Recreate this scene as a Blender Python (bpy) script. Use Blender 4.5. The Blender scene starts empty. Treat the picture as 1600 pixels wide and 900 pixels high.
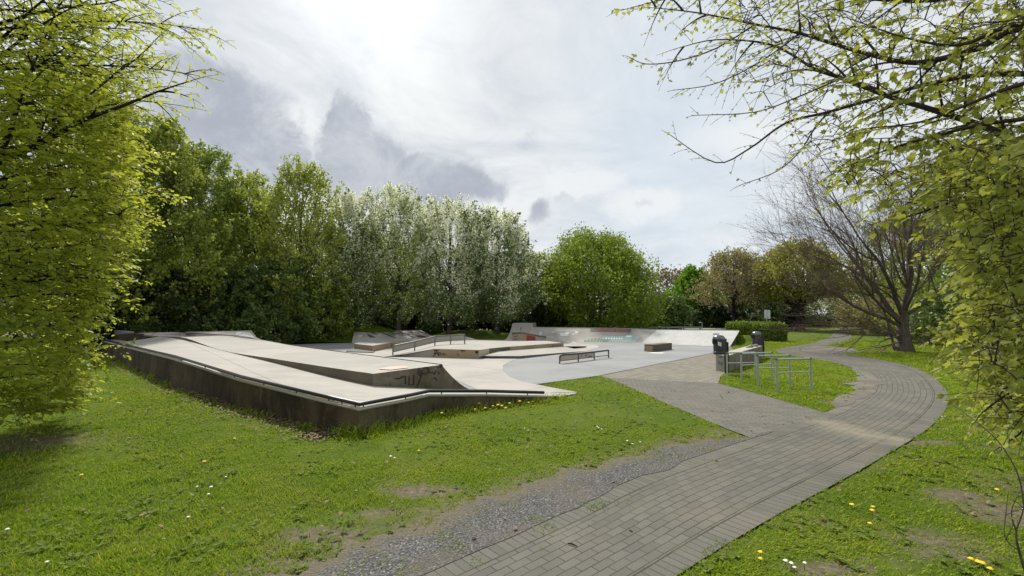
import bpy, math, random
import numpy as np
from mathutils import Vector, Matrix

random.seed(7)
RNG = np.random.default_rng(7)
SC = bpy.context.scene
COL = SC.collection
R = math.radians

# ------------------------------------------------------------------ camera
F_PX, CAM_H = 720.0, 1.7
TH = math.atan(40 / F_PX)
cam = bpy.data.cameras.new('camera')
cam.sensor_width = 36.0
cam.lens = F_PX / 1600 * 36.0
cam.clip_start, cam.clip_end = 0.05, 2000
camo = bpy.data.objects.new('camera', cam)
COL.objects.link(camo)
camo.location = (0, 0, CAM_H)
camo.rotation_euler = (math.pi / 2 + TH, 0, 0)
SC.camera = camo

# ------------------------------------------------------------------ light, sky, exposure
SUN_AZ, SUN_EL = -20.0, 50.0
SUN_DIR = Vector((math.sin(R(SUN_AZ)) * math.cos(R(SUN_EL)), math.cos(R(SUN_AZ)) * math.cos(R(SUN_EL)), math.sin(R(SUN_EL))))
sun = bpy.data.lights.new('sun', 'SUN')
sun.energy = 3.7
sun.angle = R(5.0)
sun.color = (1.0, 0.95, 0.87)
suno = bpy.data.objects.new('sun', sun)
COL.objects.link(suno)
suno.rotation_euler = SUN_DIR.to_track_quat('Z', 'Y').to_euler()

SC.view_settings.view_transform = 'Standard'
SC.view_settings.look = 'None'
SC.view_settings.gamma = 1.0
SC.view_settings.exposure = 0.62
SC.view_settings.use_curve_mapping = False
SC.render.engine = 'CYCLES'
SC.cycles.use_denoising = True
SC.cycles.max_bounces = 9
SC.cycles.diffuse_bounces = 7
SC.cycles.glossy_bounces = 2
SC.cycles.transmission_bounces = 6
SC.cycles.caustics_reflective = False
SC.cycles.caustics_refractive = False


class NB:
    """small node-tree builder"""
    def __init__(s, nt):
        s.nt = nt
        nt.nodes.clear()

    def n(s, t, **kw):
        nd = s.nt.nodes.new(t)
        for k, v in kw.items():
            setattr(nd, k, v)
        return nd

    def put(s, sock, v):
        if isinstance(v, bpy.types.NodeSocket):
            s.nt.links.new(v, sock)
        elif isinstance(v, bpy.types.Node):
            s.nt.links.new(v.outputs[0], sock)
        elif v is not None:
            if sock.type == 'RGBA' and len(v) == 3:
                v = (*v, 1)
            sock.default_value = v

    def math(s, op, a, b=None, c=None, clamp=False):
        nd = s.n('ShaderNodeMath', operation=op, use_clamp=clamp)
        for i, v in enumerate((a, b, c)):
            if v is not None:
                s.put(nd.inputs[i], v)
        return nd.outputs[0]

    def vmath(s, op, a, b=None, scale=None):
        nd = s.n('ShaderNodeVectorMath', operation=op)
        s.put(nd.inputs[0], a)
        if b is not None:
            s.put(nd.inputs[1], b)
        if scale is not None:
            s.put(nd.inputs[3], scale)
        return nd.outputs['Value'] if op in ('DOT_PRODUCT', 'LENGTH', 'DISTANCE') else nd.outputs[0]

    def noise(s, vec, scale, detail=4, rough=.55, dist=0.0, col=False):
        nd = s.n('ShaderNodeTexNoise')
        if vec is not None:
            s.put(nd.inputs['Vector'], vec)
        nd.inputs['Scale'].default_value = scale
        nd.inputs['Detail'].default_value = detail
        nd.inputs['Roughness'].default_value = rough
        nd.inputs['Distortion'].default_value = dist
        return nd.outputs['Color' if col else 'Fac']

    def ramp(s, fac, stops, interp='LINEAR'):
        nd = s.n('ShaderNodeValToRGB')
        nd.color_ramp.interpolation = interp
        el = nd.color_ramp.elements
        while len(el) < len(stops):
            el.new(0.5)
        for e, (p, c) in zip(el, stops):
            e.position = p
            e.color = (*c, 1) if len(c) == 3 else c
        s.put(nd.inputs[0], fac)
        return nd.outputs[0]

    def sstep(s, v, lo, hi):
        nd = s.n('ShaderNodeMapRange', interpolation_type='SMOOTHSTEP')
        s.put(nd.inputs[0], v)
        nd.inputs[1].default_value = lo
        nd.inputs[2].default_value = hi
        return nd.outputs[0]

    def mix(s, f, a, b, mode='MIX'):
        nd = s.n('ShaderNodeMix', data_type='RGBA', blend_type=mode)
        s.put(nd.inputs[0], f)
        s.put(nd.inputs[6], a)
        s.put(nd.inputs[7], b)
        return nd.outputs[2]

    def coord(s, which='Object'):
        return s.n('ShaderNodeTexCoord').outputs[which]

    def mapping(s, vec, scale=(1, 1, 1), rot=(0, 0, 0), loc=(0, 0, 0)):
        nd = s.n('ShaderNodeMapping')
        s.put(nd.inputs[0], vec)
        nd.inputs['Scale'].default_value = scale
        nd.inputs['Rotation'].default_value = rot
        nd.inputs['Location'].default_value = loc
        return nd.outputs[0]

    def bump(s, h, strength=.4, dist=.02, normal=None):
        nd = s.n('ShaderNodeBump')
        nd.inputs['Strength'].default_value = strength
        nd.inputs['Distance'].default_value = dist
        s.put(nd.inputs['Height'], h)
        if normal is not None:
            s.put(nd.inputs['Normal'], normal)
        return nd.outputs[0]

    def principled(s, col, rough=.8, spec=.3, normal=None, metal=0.0):
        nd = s.n('ShaderNodeBsdfPrincipled')
        s.put(nd.inputs['Base Color'], col)
        s.put(nd.inputs['Roughness'], rough)
        nd.inputs['Specular IOR Level'].default_value = spec
        nd.inputs['Metallic'].default_value = metal
        if normal is not None:
            s.put(nd.inputs['Normal'], normal)
        return nd.outputs[0]

    def out(s, shader):
        o = s.n('ShaderNodeOutputMaterial')
        s.put(o.inputs[0], shader)


def pdir(px, py):
    a = (px - 800) / F_PX
    b = -(py - 450) / F_PX
    c, sn = math.cos(TH), math.sin(TH)
    return Vector((a, c - sn * b, sn + c * b))


world = bpy.data.worlds.new('World')
SC.world = world
world.use_nodes = True
w = NB(world.node_tree)
sky = w.n('ShaderNodeTexSky', sky_type='NISHITA', sun_disc=False)
sky.sun_elevation = R(SUN_EL)
sky.sun_rotation = R(SUN_AZ)
sky.air_density, sky.dust_density, sky.ozone_density = 1.0, 2.0, 1.0
D = w.vmath('NORMALIZE', w.coord('Generated'))
sep = w.n('ShaderNodeSeparateXYZ')
w.put(sep.inputs[0], D)
dz = sep.outputs[2]
# direction warped by turbulence so that cloud edges billow
warp = w.vmath('SUBTRACT', w.noise(D, 6.0, 9, .66, 0.4, col=True), (.5, .5, .5))
DW = w.vmath('ADD', D, w.vmath('SCALE', warp, scale=0.17))
warp2 = w.vmath('SUBTRACT', w.noise(D, 2.0, 3, .5, 0.0, col=True), (.5, .5, .5))
DW = w.vmath('ADD', DW, w.vmath('SCALE', warp2, scale=0.06))


def blob(px, py, sx, sy, power=1.0):
    """soft elliptical cloud mass around a direction of the sky"""
    d = pdir(px, py).normalized()
    side = Vector((d.y, -d.x, 0)).normalized()
    up = side.cross(d)
    q = w.vmath('SUBTRACT', DW, tuple(d))
    a = w.math('DIVIDE', w.vmath('DOT_PRODUCT', q, tuple(side)), sx)
    b = w.math('DIVIDE', w.vmath('DOT_PRODUCT', q, tuple(up)), sy)
    r2 = w.math('ADD', w.math('MULTIPLY', a, a), w.math('MULTIPLY', b, b))
    return w.math('MULTIPLY', w.math('EXPONENT', w.math('MULTIPLY', r2, -1.0)), power)


def addall(l):
    v = l[0]
    for k in l[1:]:
        v = w.math('MAXIMUM', v, k)
    return v


# projected cloud-layer coordinates
den = w.math('ADD', w.math('MAXIMUM', dz, 0.0), 0.16)
pl = w.n('ShaderNodeCombineXYZ')
w.put(pl.inputs[0], w.math('DIVIDE', sep.outputs[0], den))
w.put(pl.inputs[1], w.math('DIVIDE', sep.outputs[1], den))
veil = w.noise(pl.outputs[0], 1.3, 9, .64, .9)
veil2 = w.noise(pl.outputs[0], 3.6, 7, .66, .8)
base = w.ramp(w.math('ADD', w.math('MULTIPLY', veil, .7), w.math('MULTIPLY', veil2, .3)),
              [(.31, (.48, .52, .585)), (.43, (.61, .645, .69)), (.53, (.72, .745, .765)), (.66, (.83, .845, .84))])
# thin blue where the layer opens, to the right and low
blue = w.math('MULTIPLY', addall([blob(1050, 250, .22, .34), blob(1130, 370, .38, .12, .9), blob(1020, 130, .10, .12, .6)]), .85)
skyc = w.mix(1.0, w.vmath('SCALE', sky.outputs[0], scale=0.085), (1.0, 1.0, 1.0), 'MULTIPLY')
thin = w.mix(.15, (.66, .75, .83), skyc)
col = w.mix(w.math('MULTIPLY', blue, .8), base, thin)
# pale cumulus heaps, lower right
puff = addall([blob(900, 290, .10, .045), blob(1005, 320, .10, .05), blob(1160, 215, .12, .06, .7), blob(810, 330, .10, .05), blob(540, 300, .07, .05), blob(455, 215, .05, .07), blob(1150, 370, .1, .04, .6)])
col = w.mix(w.math('MULTIPLY', w.sstep(puff, .25, .75), .75), col, (.80, .82, .83))
# slate-grey cumulus masses
dark = addall([blob(345, 195, .13, .11), blob(400, 240, .12, .08), blob(545, 195, .055, .085), blob(575, 260, .11, .075), blob(665, 280, .14, .055), blob(620, 300, .18, .05), blob(300, 280, .15, .08),
               blob(835, 335, .07, .05, .62), blob(832, 228, .07, .04, .48), blob(882, 316, .05, .025, .48), blob(1000, 325, .04, .03, .44), blob(740, 300, .09, .04, .75)])
dm = w.sstep(dark, .34, .62)
dcol = w.mix(w.sstep(w.noise(D, 6.0, 8, .68, .6), .35, .70), (.36, .39, .46), (.55, .58, .63))
col = w.mix(w.math('MULTIPLY', dm, .92), col, dcol)
# glare of the veiled sun
sd = w.vmath('DOT_PRODUCT', D, tuple(pdir(575, -30).normalized()))
g1 = w.math('POWER', w.math('MAXIMUM', sd, 0.0), 85.0)
g2 = w.math('POWER', w.math('MAXIMUM', sd, 0.0), 7.0)
glow = w.math('ADD', w.math('MULTIPLY', g1, .30), w.math('MULTIPLY', g2, .02))
gl = w.n('ShaderNodeCombineXYZ')
for i, k in enumerate((1.0, 1.0, .96)):
    w.put(gl.inputs[i], w.math('MULTIPLY', glow, k))
col = w.vmath('ADD', col, gl.outputs[0])
# towards and below the horizon
low = w.sstep(dz, .0, .16)
col = w.mix(low, w.mix(.35, col, (.74, .79, .82)), col)
bg = w.n('ShaderNodeBackground')
w.put(bg.inputs[0], col)
bg.inputs[1].default_value = 0.72
wo = w.n('ShaderNodeOutputWorld')
w.put(wo.inputs[0], bg)


# ------------------------------------------------------------------ helpers: survey points
def G(px, py, z=0.0):
    r = pdir(px, py)
    t = (z - CAM_H) / r.z
    return Vector((r.x * t, r.y * t, z))


def PD(px, py, Y):
    r = pdir(px, py)
    t = Y / r.y
    return Vector((r.x * t, Y, CAM_H + r.z * t))


def ZH(p, py):
    """height above the ground point p of something sighted at image row py"""
    r = pdir(800, py)
    return CAM_H + r.z * (p[1] / r.y)


def proj_np(P):
    c, s = math.cos(TH), math.sin(TH)
    z = P[:, 2] - CAM_H
    f = c * P[:, 1] + s * z
    u = -s * P[:, 1] + c * z
    f = np.where(f < .05, .05, f)
    return 800 + F_PX * P[:, 0] / f, 450 - F_PX * u / f, f


def hash2(i, j, seed=0):
    h = np.sin(i * 127.1 + j * 311.7 + seed * 74.7) * 43758.5453
    return h - np.floor(h)


def vnoise(x, y, seed=0):
    i, j = np.floor(x), np.floor(y)
    fx, fy = x - i, y - j
    fx, fy = fx * fx * (3 - 2 * fx), fy * fy * (3 - 2 * fy)
    a, b = hash2(i, j, seed), hash2(i + 1, j, seed)
    c, d = hash2(i, j + 1, seed), hash2(i + 1, j + 1, seed)
    return (a * (1 - fx) + b * fx) * (1 - fy) + (c * (1 - fx) + d * fx) * fy


def fbm(x, y, seed=0, o=4):
    v, a, t = 0, .5, 0
    for k in range(o):
        v = v + a * vnoise(x * 2 ** k, y * 2 ** k, seed + k)
        t += a
        a *= .5
    return v / t


def inpoly(x, y, poly):
    r = np.zeros(x.shape, bool)
    n = len(poly)
    for i in range(n):
        x1, y1 = poly[i][0], poly[i][1]
        x2, y2 = poly[(i + 1) % n][0], poly[(i + 1) % n][1]
        if y1 == y2:
            continue
        c = ((y1 > y) != (y2 > y)) & (x < (x2 - x1) * (y - y1) / (y2 - y1) + x1)
        r ^= c
    return r


def segdist(x, y, pts):
    d = np.full(x.shape, 1e9)
    for a, b in zip(pts[:-1], pts[1:]):
        ax, ay, bx, by = a[0], a[1], b[0], b[1]
        L2 = (bx - ax) ** 2 + (by - ay) ** 2 + 1e-9
        t = np.clip(((x - ax) * (bx - ax) + (y - ay) * (by - ay)) / L2, 0, 1)
        d = np.minimum(d, np.hypot(x - ax - t * (bx - ax), y - ay - t * (by - ay)))
    return d


# ------------------------------------------------------------------ helpers: objects
def tag(o, label=None, cat=None, group=None, kind=None):
    if label:
        o['label'] = label
    if cat:
        o['category'] = cat
    if group:
        o['group'] = group
    if kind:
        o['kind'] = kind
    return o


def thing(name, label, cat, loc=(0, 0, 0), rz=0.0, group=None):
    o = bpy.data.objects.new(name, None)
    COL.objects.link(o)
    o.location = loc
    o.rotation_euler = (0, 0, rz)
    o.empty_display_size = .1
    return tag(o, label, cat, group)


def link_mesh(name, me, mat=None, parent=None, smooth=False):
    o = bpy.data.objects.new(name, me)
    COL.objects.link(o)
    if mat is not None:
        me.materials.append(mat)
    if parent is not None:
        o.parent = parent
        # parents are unscaled; keep world coordinates of the mesh
        o.matrix_parent_inverse = (Matrix.Translation(parent_world(parent)) @ Matrix.Rotation(parent_rz(parent), 4, 'Z')).inverted()
    if smooth:
        me.polygons.foreach_set('use_smooth', [True] * len(me.polygons))
    return o


def parent_world(p):
    return p.location if p.parent is None and p.type == 'EMPTY' else Vector((0, 0, 0))


def parent_rz(p):
    return p.rotation_euler[2] if p.parent is None and p.type == 'EMPTY' else 0.0


class MB:
    """collects shapes into one mesh"""
    def __init__(s):
        s.v, s.f = [], []

    def add(s, vs, fs):
        n = len(s.v)
        s.v += [tuple(v) for v in vs]
        s.f += [tuple(i + n for i in f) for f in fs]
        return s

    def poly(s, pts):
        return s.add(pts, [range(len(pts))])

    def box(s, c, size, rz=0.0, top=None):
        x, y, z = size[0] / 2, size[1] / 2, size[2] / 2
        tx, ty = (x, y) if top is None else (top[0] / 2, top[1] / 2)
        vs = [(-x, -y, -z), (x, -y, -z), (x, y, -z), (-x, y, -z), (-tx, -ty, z), (tx, -ty, z), (tx, ty, z), (-tx, ty, z)]
        cr, sr = math.cos(rz), math.sin(rz)
        vs = [(c[0] + a * cr - b * sr, c[1] + a * sr + b * cr, c[2] + d) for a, b, d in vs]
        return s.add(vs, [(3, 2, 1, 0), (4, 5, 6, 7), (0, 1, 5, 4), (1, 2, 6, 5), (2, 3, 7, 6), (3, 0, 4, 7)])

    def prism(s, pts, z0, z1):
        """polygon extruded from z0 to z1 (numbers or per-vertex lists)"""
        n = len(pts)
        b0 = z0 if isinstance(z0, (list, tuple)) else [z0] * n
        b1 = z1 if isinstance(z1, (list, tuple)) else [z1] * n
        vs = [(p[0], p[1], b0[i]) for i, p in enumerate(pts)] + [(p[0], p[1], b1[i]) for i, p in enumerate(pts)]
        area = sum(pts[i][0] * pts[(i + 1) % n][1] - pts[(i + 1) % n][0] * pts[i][1] for i in range(n))
        fs = [tuple(range(n, 2 * n)), tuple(reversed(range(n)))] + [(i, (i + 1) % n, n + (i + 1) % n, n + i) for i in range(n)]
        if area < 0:
            fs = [tuple(reversed(f)) for f in fs]
        return s.add(vs, fs)

    def tube(s, pts, rad, sides=6, cap=True):
        pts = [Vector(p) for p in pts]
        n = len(pts)
        if not isinstance(rad, (list, tuple)):
            rad = [rad] * n
        vs, fs = [], []
        ref = None
        for i, p in enumerate(pts):
            t = (pts[min(i + 1, n - 1)] - pts[max(i - 1, 0)])
            t = t.normalized() if t.length > 1e-9 else Vector((0, 0, 1))
            if ref is None:
                ref = Vector((1, 0, 0)) if abs(t.x) < .8 else Vector((0, 1, 0))
            a = (ref - t * ref.dot(t))
            a = a.normalized() if a.length > 1e-6 else t.orthogonal().normalized()
            ref = a
            b = t.cross(a)
            for k in range(sides):
                an = 2 * math.pi * k / sides
                vs.append(p + (a * math.cos(an) + b * math.sin(an)) * rad[i])
        for i in range(n - 1):
            for k in range(sides):
                k2 = (k + 1) % sides
                fs.append((i * sides + k, i * sides + k2, (i + 1) * sides + k2, (i + 1) * sides + k))
        if cap:
            fs.append(tuple(reversed(range(sides))))
            fs.append(tuple((n - 1) * sides + k for k in range(sides)))
        return s.add(vs, fs)

    def lathe(s, c, prof, sides=20):
        vs, fs = [], []
        for r_, z in prof:
            for k in range(sides):
                an = 2 * math.pi * k / sides
                vs.append((c[0] + r_ * math.cos(an), c[1] + r_ * math.sin(an), c[2] + z))
        for i in range(len(prof) - 1):
            for k in range(sides):
                k2 = (k + 1) % sides
                fs.append((i * sides + k, i * sides + k2, (i + 1) * sides + k2, (i + 1) * sides + k))
        fs.append(tuple(reversed(range(sides))))
        fs.append(tuple((len(prof) - 1) * sides + k for k in range(sides)))
        return s.add(vs, fs)

    def grid(s, rows):
        """rows: list of equally long point lists"""
        m = len(rows[0])
        vs = [p for r_ in rows for p in r_]
        fs = [(i * m + j, i * m + j + 1, (i + 1) * m + j + 1, (i + 1) * m + j) for i in range(len(rows) - 1) for j in range(m - 1)]
        return s.add(vs, fs)

    def build(s, name, mat, parent=None, smooth=False, bevel=0.0):
        me = bpy.data.meshes.new(name)
        me.from_pydata(s.v, [], s.f)
        me.update()
        o = link_mesh(name, me, mat, parent, smooth)
        if bevel:
            b = o.modifiers.new('bevel', 'BEVEL')
            b.width = bevel
            b.segments = 2
            b.limit_method = 'ANGLE'
        return o


def np_mesh(name, verts, faces, mat, parent=None, smooth=False):
    """verts (N,3), faces (M,k) numpy -> one mesh object, fast"""
    me = bpy.data.meshes.new(name)
    k = faces.shape[1]
    me.vertices.add(len(verts))
    me.vertices.foreach_set('co', verts.astype(np.float32).ravel())
    me.loops.add(faces.size)
    me.loops.foreach_set('vertex_index', faces.astype(np.int32).ravel())
    me.polygons.add(len(faces))
    me.polygons.foreach_set('loop_start', np.arange(0, faces.size, k, dtype=np.int32))
    me.update(calc_edges=True)
    return link_mesh(name, me, mat, parent, smooth)


# ------------------------------------------------------------------ materials
def mat(name, fn):
    m = bpy.data.materials.new(name)
    m.use_nodes = True
    fn(NB(m.node_tree))
    return m


def concrete(name, c1, c2, stain=.25, scale=1.0, rough=.85, streak=False, dirt=(.09, .075, .05), joint=None):
    def fn(b):
        p = b.coord('Object')
        big = b.noise(p, .55 * scale, 5, .6, .4)
        fine = b.noise(p, 38, 4, .6)
        col = b.mix(b.sstep(big, .35, .66), c1, c2)
        pv = b.noise(p, 4.5 * scale, 6, .7, .8)
        col = b.mix(b.math('MULTIPLY', b.sstep(pv, .56, .72), stain), col, dirt)
        if joint:
            t = b.n('ShaderNodeTexBrick', offset=0.0)
            b.put(t.inputs['Vector'], b.mapping(p, rot=(0, 0, R(-42)), loc=(.7, .4, 0)))
            t.inputs['Scale'].default_value = 1
            t.inputs['Mortar Size'].default_value = .014
            t.inputs['Brick Width'].default_value, t.inputs['Row Height'].default_value = joint
            col = b.mix(b.math('MULTIPLY', t.outputs['Fac'], .55), col, (.10, .095, .085))
            sk = b.noise(b.mapping(p, (.6, 7, 1), (0, 0, R(35))), 1.2, 5, .7, .5)
            col = b.mix(b.math('MULTIPLY', b.sstep(sk, .55, .72), .42), col, (.13, .125, .115))
            col = b.mix(b.math('MULTIPLY', b.sstep(b.noise(p, 1.6, 6, .7, 1.0), .55, .75), .30), col, tuple(min(1, k * 1.25) for k in c1))
        if streak:
            q = b.mapping(p, (1.5, 1.5, .7))
            st = b.noise(q, 1.3, 6, .68, .5)
            col = b.mix(b.math('MULTIPLY', b.sstep(st, .40, .66), .85), col, dirt)
            st2 = b.noise(b.mapping(p, (6, 6, 1.2)), 1.0, 5, .65, .4)
            col = b.mix(b.math('MULTIPLY', b.sstep(st2, .56, .74), .45), col, tuple(k * 1.7 for k in c1))
        col = b.mix(b.math('MULTIPLY', fine, .22), col, (.0, .0, .0))
        col = b.mix(b.math('MULTIPLY', b.sstep(b.noise(p, 90, 2), .62, .7), .25), col, (.6, .58, .52))
        b.out(b.principled(col, rough, .25, b.bump(fine, .15, .004)))
    return mat(name, fn)


M = {}
M['pale'] = concrete('pale concrete', (.385, .368, .335), (.32, .306, .280), .28, dirt=(.19, .175, .145), joint=(3.2, 2.6))
M['grey'] = concrete('grey concrete', (.225, .232, .236), (.27, .275, .28), .22, dirt=(.14, .14, .138), joint=(4.2, 4.2))
M['ramp'] = concrete('ramp concrete', (.37, .35, .315), (.285, .272, .25), .25, 1.6)
M['bankface'] = concrete('bank concrete lightened against shade', (.47, .455, .42), (.38, .365, .34), .22, 1.6)  # lighter copy of ramp concrete, offsets shade on the face turned from the sun
M['white'] = concrete('white painted concrete', (.47, .47, .455), (.40, .405, .39), .22, 2.5, dirt=(.25, .26, .24))
M['wall'] = concrete('weathered and shaded wall concrete', (.112, .080, .049), (.050, .036, .023), .45, 1.3, .95, True, (.022, .016, .010))  # dark tone holds real stains plus the shade on the wall
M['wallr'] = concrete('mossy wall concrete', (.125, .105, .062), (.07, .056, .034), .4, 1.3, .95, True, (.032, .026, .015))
M['face'] = concrete('stained face concrete', (.25, .225, .165), (.15, .13, .09), .45, 1.5, .92, True, (.09, .075, .045))
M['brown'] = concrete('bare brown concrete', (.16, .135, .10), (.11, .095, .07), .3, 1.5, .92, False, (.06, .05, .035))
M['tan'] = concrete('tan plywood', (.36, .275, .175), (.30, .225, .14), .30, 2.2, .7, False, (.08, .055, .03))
M['tanlit'] = concrete('lit tan plywood', (.50, .44, .33), (.42, .36, .26), .25, 2.0, .7, False, (.12, .08, .05))  # lit copy of the tan plywood, brightness put into its colour
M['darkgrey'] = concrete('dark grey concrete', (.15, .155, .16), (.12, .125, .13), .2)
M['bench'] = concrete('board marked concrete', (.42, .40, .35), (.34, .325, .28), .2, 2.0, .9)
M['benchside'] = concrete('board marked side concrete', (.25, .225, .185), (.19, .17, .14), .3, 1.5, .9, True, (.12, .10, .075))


def simple(name, c, rough=.5, metal=0.0, spec=.4, var=.12, scale=9.0):
    def fn(b):
        p = b.coord('Object')
        nz = b.noise(p, scale, 5, .6)
        dk = tuple(k * (1 - var * 2.2) for k in c)
        lt = tuple(min(1, k * (1 + var)) for k in c)
        b.out(b.principled(b.mix(nz, dk, lt), b.math('ADD', b.math('MULTIPLY', nz, .2), rough - .1), spec, None, metal))
    return mat(name, fn)


M['black'] = simple('black painted steel', (.018, .018, .022), .38, 0.0, .5)
M['steel'] = simple('worn steel', (.16, .15, .13), .45, .6)
M['galv'] = simple('galvanised steel', (.40, .45, .42), .5, .35, .5, .18)
M['panel'] = simple('dull grey mesh panel', (.30, .29, .255), .6, .0, .4)
M['binblue'] = simple('dark blue grey bin plastic', (.040, .046, .062), .38, 0, .5, .25)
M['bincap'] = simple('silvery bin lid', (.17, .175, .20), .25, .6, .5, .3, 14)
M['dark'] = simple('dark opening', (.008, .008, .009), .8)
M['paint_black'] = simple('black spray paint', (.022, .02, .022), .6, var=.3)
M['paint_grey'] = simple('grey spray paint', (.10, .10, .105), .6, var=.3)
M['paint_red'] = simple('faded red paint', (.22, .10, .092), .6, var=.3)
M['paint_redlit'] = simple('red board paint', (.30, .035, .04), .5, var=.25)
M['paint_teal'] = simple('faded teal paint', (.28, .40, .38), .6, var=.2)
M['paint_green'] = simple('green spray paint', (.075, .15, .09), .6, var=.3)
M['paint_white'] = simple('white spray paint', (.70, .70, .68), .6, var=.1)
M['paint_pink'] = simple('pale pink spray paint', (.58, .36, .29), .7, var=.2)
M['paint_line'] = simple('pale grey marker paint', (.46, .465, .45), .6, var=.2)
M['sign'] = simple('white sign sheet', (.62, .65, .70), .4, var=.06)
M['shoe'] = simple('pale worn shoe leather', (.34, .27, .22), .7, var=.3, scale=30)
M['shoedark'] = simple('dark shoe rubber', (.05, .04, .04), .7)
M['wood'] = simple('old wooden post', (.10, .085, .065), .85, 0, .2, .25, 20)
M['yellow'] = simple('yellow petals', (.75, .52, .01), .6, var=.15)
M['daisy'] = simple('white petals', (.78, .78, .74), .6, var=.08)
M['stemgreen'] = simple('green stem', (.07, .13, .03), .6)
M['litterleaf'] = simple('dry brown leaves', (.20, .14, .075), .8, var=.45, scale=4)


def bark(name, c):
    def fn(b):
        p = b.coord('Object')
        nz = b.noise(b.mapping(p, (9, 9, 2.2)), 1.6, 6, .65, .4)
        col = b.ramp(nz, [(.3, tuple(k * .45 for k in c)), (.55, c), (.75, tuple(k * 1.6 for k in c))])
        b.out(b.principled(col, .9, .15, b.bump(nz, .6, .02)))
    return mat(name, fn)


M['bark'] = bark('grey brown bark', (.105, .088, .072))
M['barkdark'] = bark('dark bark', (.026, .022, .018))
M['barkviolet'] = bark('violet brown bark', (.062, .046, .046))
M['twigpink'] = bark('reddish twigs', (.17, .125, .105))


def leafmat(name, c, trans=.4, var=.35, rough=.5, hue=.02, tcol=None):
    """leaf blade: reflecting and translucent, each leaf its own shade"""
    def fn(b):
        rnd = b.n('ShaderNodeNewGeometry').outputs['Random Per Island']
        lo = tuple(k * (1 - var) for k in c)
        hi = (min(1, c[0] * (1 + var * 1.1)), min(1, c[1] * (1 + var * .75)), c[2] * (1 + var * .4))
        p = b.coord('Object')
        cl = b.noise(p, .8, 3, .5)
        f = b.math('ADD', b.math('MULTIPLY', rnd, .65), b.math('MULTIPLY', cl, .55), clamp=True)
        col = b.mix(b.math('SUBTRACT', f, .1, clamp=True), lo, hi)
        pr = b.principled(col, rough, .28)
        tr = b.n('ShaderNodeBsdfTranslucent')
        tc = tcol or (min(1, c[0] * 1.6), min(1, c[1] * 1.45), c[2] * .8)
        b.put(tr.inputs[0], b.mix(.55, col, tc))
        mx = b.n('ShaderNodeMixShader')
        mx.inputs[0].default_value = trans
        b.put(mx.inputs[1], pr)
        b.put(mx.inputs[2], tr)
        b.out(mx)
    return mat(name, fn)


M['l_horn'] = leafmat('yellow green hornbeam leaves', (.325, .390, .055), .58, .3)
M['l_maple'] = leafmat('fresh maple leaves', (.285, .335, .070), .5, .35)
M['l_bud'] = leafmat('olive unfolding leaves', (.13, .135, .04), .3, .3)
M['l_mid'] = leafmat('mid green leaves', (.200, .285, .055), .36, .4)
M['l_olive'] = leafmat('olive green leaves', (.235, .300, .055), .34, .4)
M['l_light'] = leafmat('light green leaves', (.300, .370, .070), .38, .35)
M['l_dark'] = leafmat('dark green leaves', (.115, .185, .055), .25, .45)
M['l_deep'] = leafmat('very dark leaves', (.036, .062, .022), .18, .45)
M['l_round'] = leafmat('bright spring leaves', (.170, .250, .028), .42, .4)
M['l_gold'] = leafmat('golden olive leaves', (.255, .270, .065), .38, .35)
M['l_brown'] = leafmat('brownish young leaves', (.235, .225, .105), .34, .4)
M['l_lime'] = leafmat('lime green leaves', (.135, .265, .022), .4, .35)
M['l_grass2'] = leafmat('far woodland leaves', (.14, .12, .055), .25, .35)
M['blossom'] = leafmat('cream white blossom', (.74, .77, .57), .48, .15, .6, tcol=(.8, .82, .6))
M['hedge'] = leafmat('clipped hedge leaves', (.15, .225, .032), .3, .4)
M['weed'] = leafmat('weed leaves', (.115, .175, .02), .3, .35, .8)


def blade_fn(b):
    rnd = b.n('ShaderNodeNewGeometry').outputs['Random Per Island']
    p = b.coord('Object')
    f = b.math('ADD', b.math('MULTIPLY', rnd, .42), b.math('MULTIPLY', b.noise(p, .8, 7, .70, 1.0), 1.0))
    col = b.ramp(f, [(.40, (.062, .142, .008)), (.57, (.155, .268, .010)), (.74, (.270, .365, .018)), (.93, (.38, .39, .06))])
    dry = b.math('MULTIPLY', b.sstep(b.noise(p, .75, 6, .68, 1.0), .47, .70), b.sstep(rnd, .35, .8))
    col = b.mix(b.math('MULTIPLY', dry, .75), col, (.30, .245, .10))
    tr = b.n('ShaderNodeBsdfTranslucent')
    b.put(tr.inputs[0], b.mix(.4, col, (.26, .33, .015)))
    mx = b.n('ShaderNodeMixShader')
    mx.inputs[0].default_value = .38
    b.put(mx.inputs[1], b.principled(col, .75, .1))
    b.put(mx.inputs[2], tr)
    b.out(mx)


M['blade'] = mat('grass blades', blade_fn)


def ground_fn(b):
    p = b.coord('Object')
    big = b.noise(p, .35, 5, .6, .5)
    med = b.noise(p, 2.2, 5, .65, .6)
    fine = b.noise(p, 26, 5, .7)
    g = b.ramp(b.math('ADD', b.math('MULTIPLY', big, .5), b.math('MULTIPLY', med, .5)),
               [(.32, (.060, .102, .008)), (.5, (.105, .155, .012)), (.68, (.165, .19, .026))])
    g = b.mix(b.math('MULTIPLY', fine, .75), g, (.020, .034, .006))
    at = b.n('ShaderNodeAttribute', attribute_name='soil')
    s = b.math('ADD', at.outputs['Fac'], b.math('MULTIPLY', b.math('SUBTRACT', b.noise(p, 5.0, 5, .7), .5), 1.1))
    sc = b.ramp(b.noise(p, 14, 6, .7), [(.3, (.075, .062, .042)), (.55, (.145, .122, .086)), (.72, (.22, .19, .14))])
    col = b.mix(b.sstep(s, .26, .86), g, sc)
    b.out(b.principled(col, .95, .1, b.bump(fine, .8, .03)))


M['ground'] = mat('lawn and bare soil', ground_fn)


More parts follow.
